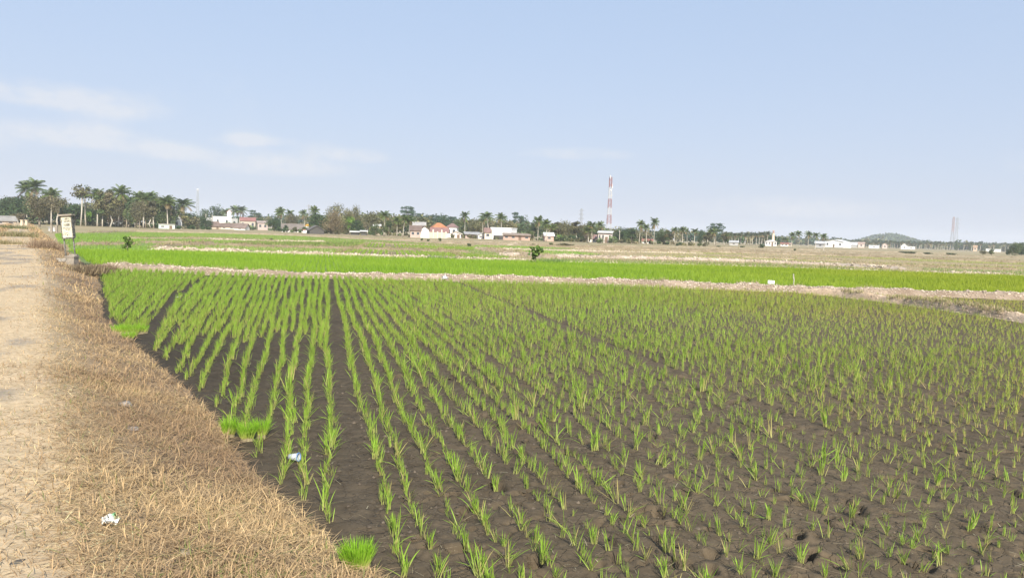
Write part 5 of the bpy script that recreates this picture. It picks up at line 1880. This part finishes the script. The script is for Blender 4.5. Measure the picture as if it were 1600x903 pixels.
STEEL = paint((.38, .39, .41), .1)
for x, yt, d, lab, red in ((482, 320, 620, 'lattice pylon behind the palms by the orange shrine', 0), (906.5, 326, 560, 'lattice pylon above the grey olive trees', 0),
                           (1487, 339, 760, 'red banded lattice pylon on the far plain', 1), (1493, 340, 1100, 'fainter pylon right behind the red banded one', 0)):
    tp, Z = tower_root('power_pylon', lab, x, d)
    tp['category'] = 'pylon'
    zt = Z(yt)
    b = MB()
    lattice(b, 0, zt * .55, d / 190, d / 420, 6, d / 12000 + .03)
    b.build('lower_body', STEEL, tp)
    b = MB()
    lattice(b, zt * .55, zt, d / 420, d / 600, 7, d / 14000 + .03)
    b.build('upper_body', paint((.42, .27, .25), .1) if red else STEEL, tp)
    for f in (.66, .80, .93):
        b = MB()
        aw = d / 260 * (1 if not red else .35)
        bar(b, (-aw, 0, zt * f), (aw, 0, zt * f), d / 12000 + .03)
        bar(b, (-aw, 0, zt * f), (0, 0, zt * (f + .05)), d / 9000 + .04)
        bar(b, (aw, 0, zt * f), (0, 0, zt * (f + .05)), d / 9000 + .04)
        b.build('cross_arm', STEEL, tp)

# wooden poles near the houses
for x, yt, yb_, lab in ((321.5, 334, 357.5, 'thin pale pole west of the white box house'), (967.5, 360, 380, 'bare pale trunk pole east of the tower house'), (768, 357, 374, 'utility pole before the lettered white building'), (331.5, 335.5, 357.5, 'short pole on the roof line of the grey annex')):
    g = G(x, yb_, GND)
    hh_ = at_depth(x, yt, g[1])[2] - GND
    b = MB()
    b.tube([(0, 0, 0), (.02, 0, hh_ * .5), (0, 0, hh_)], [.15, .12, .09], 8)
    b.box(-.35, .35, -.05, .05, hh_ - .5, hh_ - .4)
    o = b.build('utility_pole', MT['pale_bark'])
    o.location = (g[0], g[1], GND)
    tag(o, lab, 'pole', 'poles by the houses')
# stakes of pale dead trunks out on the plain
for x, yt, yb_, lab in ((1105, 374, 384.5, 'pale dead stump on the plain before the thin grey tree'), (1273, 384, 390.5, 'bare stake on the plain before the palm row'), (1286.5, 384, 391.5, 'bare stake on the plain before the warehouse')):
    g = G(x, yb_, GND)
    hh_ = at_depth(x, yt, g[1])[2] - GND
    b = MB()
    b.tube([(0, 0, -.1), (.05, 0, hh_ * .6), (.02, 0, hh_)], [.16, .12, .07], 6)
    o = b.build('dead_stump', MT['pale_bark'])
    o.location = (g[0], g[1], GND)
    tag(o, lab, 'stump', 'dead stumps on the plain')

# ------------------------------------------------------------------ sign board by the path
g = G(111, 406, .42)
sx, sy, sz_ = g[0], g[1], .40
sb = bpy.data.objects.new('sign_board', None)
COL.objects.link(sb)
sb.location = (sx, sy, sz_)
sb.rotation_euler = (0, math.radians(-5.5), yaw_to_camera(sx, sy) - .42)
tag(sb, 'leaning cream notice board with faded lines of print on two thin posts', 'sign')
k = sy / FPX * 1.02
BW, BZ0, BZ1 = .43, .93, 1.92
for s in (-1, 1):
    b = MB()
    b.box(s * (BW / 2 - .03) - .022, s * (BW / 2 - .03) + .022, -.022, .022, .12, BZ0)
    b.build('post', MT['frame_paint'], sb)
b = MB()
b.box(-BW / 2 + .02, BW / 2 - .02, -.06, .12, BZ0 + .03, BZ1 - .07)
b.build('panel', MT['sign_white'], sb)
b = MB()
b.box(-BW / 2 - .012, -BW / 2 + .018, -.075, .15, BZ0, BZ1 - .07)
b.box(BW / 2 - .018, BW / 2 + .012, -.075, .15, BZ0, BZ1 - .07)
b.box(-BW / 2 + .02, BW / 2 - .02, -.075, .15, BZ0 - .03, BZ0 + .028)
b.build('frame', MT['frame_paint'], sb)
b = MB()
b.box(-BW / 2 - .06, BW / 2 + .06, -.15, .20, BZ1 - .068, BZ1)
b.build('cap', MT['concrete'], sb)
b = MB()
rl = random.Random(9)
for (zc, hgt, x0, x1) in ((1.72, .06, -.06, .15), (1.63, .075, -.09, .17), (1.48, .11, -.11, .13), (1.345, .04, -.15, .15), (1.285, .035, -.06, .10)):
    x = x0
    while x < x1:
        ww = rl.uniform(.018, .03)
        b.box(x, x + .011, -.0645, -.059, zc - hgt / 2, zc + hgt / 2)
        if rl.random() < .75:
            b.box(x + .0085, x + ww, -.0645, -.059, zc + hgt * rl.choice((-.5, -.1, .3)), zc + hgt * rl.choice((-.5, -.1, .3)) + hgt * .2)
        if rl.random() < .5:
            b.box(x + ww - .007, x + ww - .0002, -.0652, -.059, zc - hgt / 2, zc + hgt * rl.choice((.1, .5)))
        x += ww + .007
b.box(-.19, -.175, -.0645, -.059, 1.56, 1.70)
b.build('printed_lines', MT['print'], sb)
b = MB()
for q in range(12):
    a0, a1 = math.pi * q / 12, math.pi * (q + 1) / 12
    b.add([(.085 * math.cos(t_) * f_, -.0645, 1.06 + .09 * math.sin(t_) * f_) for t_, f_ in ((a0, 1), (a1, 1), (a1, .8), (a0, .8))], [(0, 1, 2, 3)])
b.box(-.025, .025, -.0645, -.059, 1.03, 1.075)
b.build('printed_emblem', MT['print'], sb)
# its footing: a stepped concrete block with a rubble heap beside it
ft = bpy.data.objects.new('concrete_footing', None)
COL.objects.link(ft)
ft.location = (sx, sy, sz_ - .05)
ft.rotation_euler = (0, 0, yaw_to_camera(sx, sy) - .42)
ft.scale = (.62, .62, .85)
tag(ft, 'stepped concrete block under the leaning notice board', 'concrete block')
b = MB()
b.box(-.16, .36, -.42, .30, -.25, .22)
b.build('lower_block', MT['concrete'], ft)
b = MB()
b.box(-.20, .40, -.46, .34, .22, .28)
b.build('slab', MT['concrete'], ft)
b = MB()
b.box(-.14, .36, .0, .26, .281, .36)
b.build('upper_block', MT['concrete'], ft)
r = np.random.default_rng(2)
for k in range(5):
    v, t = clod_template(r)
    q = G(101 - k * 2.2, 404 + (k % 2) * 2.5, .5)
    s = r.uniform(.07, .13)
    me = mesh_np('rubble_stone', v * np.array((s, s * .8, s * .7)), None, t)
    me.materials.append(MT['concrete'])
    o = link('rubble_stone', me)
    o.location = (q[0], q[1], .47)
    o.rotation_euler = (0, 0, r.random() * 6)
    tag(o, ('grey rubble stone touching the concrete block', 'second grey rubble stone in the heap west of the block', 'middle grey rubble stone of the heap west of the block', 'fourth grey rubble stone, almost at the heap end', 'outermost grey rubble stone of the heap west of the block')[k], 'stone', 'rubble by the concrete block')

# small sign-like hut and posts in the fields behind the sign board
g = G(83, 361, GND)
e, w, he, hr = building('shed', 'tiny white pump hut in the field behind the notice board', 'shed', 79, 87.5, 361.5, 357, 355.8, 'flat', WHT, WHR, 1.2, 2, 0, .2, group='houses of the village')
for x, lab in ((88.5, 'pale short post just east of the pump hut'), (80.5, 'pale short post at the west side of the pump hut')):
    g = G(x, 363.5, GND)
    b = MB()
    b.box(-.14, .14, -.14, .14, 0, 1.1)
    o = b.build('field_post', MT['concrete'])
    o.location = (g[0], g[1], GND)
    tag(o, lab, 'post', 'posts by the pump hut')
for x, lab in ((34.5, 'pale gate pillar on the west side where the path enters the trees'), (41.5, 'pale gate pillar on the east side where the path enters the trees')):
    g = G(x, 353.5, .4)
    b = MB()
    b.box(-.22, .22, -.22, .22, 0, 1.3)
    b.box(-.30, .30, -.30, .30, 1.3, 1.42)
    o = b.build('gate_pillar', paint((.62, .52, .38), .2))
    o.location = (g[0], g[1], .3)
    tag(o, lab, 'pillar', 'gate pillars at the end of the path')

# ------------------------------------------------------------------ small things
# white tag board and stake on the bund
g = G(1205, 442.5, .34)
t = bpy.data.objects.new('marker_board', None)
COL.objects.link(t)
t.location = (g[0], g[1], .26)
t.rotation_euler = (math.radians(-12), math.radians(2), -.12)
tag(t, 'small white marker board with dark print on the clod bank', 'sign')
b = MB()
b.box(-.14, .14, -.008, .008, .06, .20)
b.build('board', MT['white_plastic'], t)
b = MB()
for k in range(7):
    b.box(-.10 + k * .028, -.10 + k * .028 + .016, -.0105, -.0083, .095, .095 + (.045 if k % 3 else .06))
b.build('print', MT['print'], t)
for s in (-1, 1):
    b = MB()
    b.box(s * .09 - .012, s * .09 + .012, .0085, .03, -.1, .18)
    b.build('leg', MT['bark'], t)
g = G(1240, 443, .30)
b = MB()
b.tube([(0, 0, -.1), (.01, 0, .2), (-.02, .01, .42)], [.02, .022, .016], 6)
b.tube([(-.02, .01, .24), (-.03, 0, .46)], [.012, .03], 6)
o = b.build('wooden_stake', MT['pale_bark'])
o.location = (g[0], g[1], .26)
tag(o, 'pale wooden stake standing up on the clod bank', 'stake')


def crumple(name, x, y, z, size, label, cat, col, seed, flat=.5, n=9, accent=None):
    r = np.random.default_rng(seed)
    u, v = np.meshgrid(np.linspace(-1, 1, n), np.linspace(-1, 1, n))
    zz = r.random((n, n)) * flat + .55 * (1 - np.maximum(abs(u), abs(v)) ** 2) * flat
    X, Y = u * .5 + .12 * r.normal(size=(n, n)), v * .5 + .12 * r.normal(size=(n, n))
    C = np.full((n, n, 3), 1.0) * np.array(col)
    if accent:
        for (i0, i1, j0, j1, cc) in accent:
            C[i0:i1, j0:j1] = cc
    idx = np.arange(n * n).reshape(n, n)
    m, t, b = mk(name + '_film')
    a = t.nodes.new('ShaderNodeAttribute')
    a.attribute_name = 'Col'
    t.links.new(a.outputs['Color'], b.inputs['Base Color'])
    b.inputs['Roughness'].default_value = .4
    o = link(name, mesh_np(name, np.stack([X * size, Y * size, zz * size], -1), quad_of(idx), C=C), m)
    so = o.modifiers.new('thickness', 'SOLIDIFY')
    so.thickness = .002
    o.location = (x, y, z)
    o.rotation_euler = (0, 0, r.random() * 3)
    return tag(o, label, cat)


g = G(173, 822, .36)
crumple('plastic_wrapper', g[0], g[1], float(verge_z(np.array([g[0]]), np.array([g[1]]))[0][0]) + .02, .085, 'crumpled white wrapper with yellow and green print on the dry grass', 'litter', (.80, .79, .72), 3, .5, 9,
        [(0, 3, 4, 9, (.72, .66, .35)), (3, 5, 6, 9, (.25, .55, .30))])
g = G(695, 434.5, .2)
crumple('plastic_bag', g[0], g[1], .10, .20, 'white plastic bag caught at the foot of the clod bank', 'litter', (.82, .82, .80), 8, .9)
g = G(278, 464, .03)
b = MB()
b.tube([(0, 0, 0), (.09, .0, .03), (.14, 0, .03)], [.05, .065, .07], 10)
b.box(-.10, .02, -.07, .07, 0, .02)
o = b.build('foam_cup', MT['white_plastic'])
o.scale = (.5, .5, .5)
o.location = (g[0], g[1], .02)
tag(o, 'white foam cup lying in the curved gap between rice rows', 'litter')
g = G(452, 716, .03)
cu = bpy.data.objects.new('plastic_cup', None)
COL.objects.link(cu)
cu.location = (g[0], g[1], .045)
cu.rotation_euler = (0, math.radians(86), -.2)
tag(cu, 'clear plastic drinking cup with a blue rim lying on the mud', 'litter')
m, t_, b_ = mk('clear_cup')
b_.inputs['Base Color'].default_value = (.75, .78, .8, 1)
b_.inputs['Roughness'].default_value = .25
b_.inputs['Transmission Weight'].default_value = .45
b = MB()
V, F = [], []
for i, (z, q) in enumerate(((0, .0), (0, .026), (.09, .036), (.09, .033), (.004, .023), (.004, 0))):
    for k in range(14):
        V.append((q * math.cos(k * .4488), q * math.sin(k * .4488), z))
for i in range(5):
    for k in range(14):
        F.append((i * 14 + k, i * 14 + (k + 1) % 14, (i + 1) * 14 + (k + 1) % 14, (i + 1) * 14 + k))
b.add(V, F)
b.build('cup_body', m, cu, True)
b = MB()
ring = [(.038 * math.cos(k * .4488), .038 * math.sin(k * .4488), .091) for k in range(15)]
b.tube(ring, [.0035] * 15, 5)
b.build('rim', paint((.12, .28, .62), .1), cu, True)
# stones on the verge and path
r = np.random.default_rng(12)
for (x, y, s, lab, c) in ((196, 622, .10, 'flat grey stone half sunk in the dry grass', (.36, .32, .28)), (206, 655, .075, 'smaller flat grey stone just below the first in the grass', (.34, .30, .27)), (26, 886, .045, 'small dark stone on the path', (.12, .11, .10)), (285, 845, .06, 'pale clod in the matted grass', (.42, .36, .29)), (258, 872, .05, 'brown clod in the matted grass near the lower edge', (.30, .25, .2))):
    g = G(x, y, .36)
    z = float(verge_z(np.array([g[0]]), np.array([g[1]]))[0][0])
    v, t = clod_template(r)
    me = mesh_np('stone', v * np.array((s, s * .75, s * .35)), None, t)
    me.materials.append(surf('stone', c, tuple(q * .75 for q in c), 12, c3=tuple(q * .6 for q in c), scale3=40, bump=.4))
    o = link('stone', me)
    o.location = (g[0], g[1], z + s * .12)
    o.rotation_euler = (0, 0, r.random() * 6)
    tag(o, lab, 'stone', 'stones on the verge')

# ------------------------------------------------------------------ the hazy air over the plain
hb_ = MB()
hb_.box(-2700, 2700, -70, 2700, -1.6, 48)
hm = bpy.data.materials.new('haze_air')
hm.use_nodes = True
ht = hm.node_tree
ht.nodes.clear()
pv = ht.nodes.new('ShaderNodeVolumePrincipled')
pv.inputs['Color'].default_value = (.86, .91, 1.0, 1)
pv.inputs['Density'].default_value = .00026
pv.inputs['Anisotropy'].default_value = 0.0
ho = ht.nodes.new('ShaderNodeOutputMaterial')
ht.links.new(pv.outputs[0], ho.inputs['Volume'])
hz_o = hb_.build('haze', hm)
tag(hz_o, 'thin bluish haze over the whole plain', 'haze', kind='stuff')
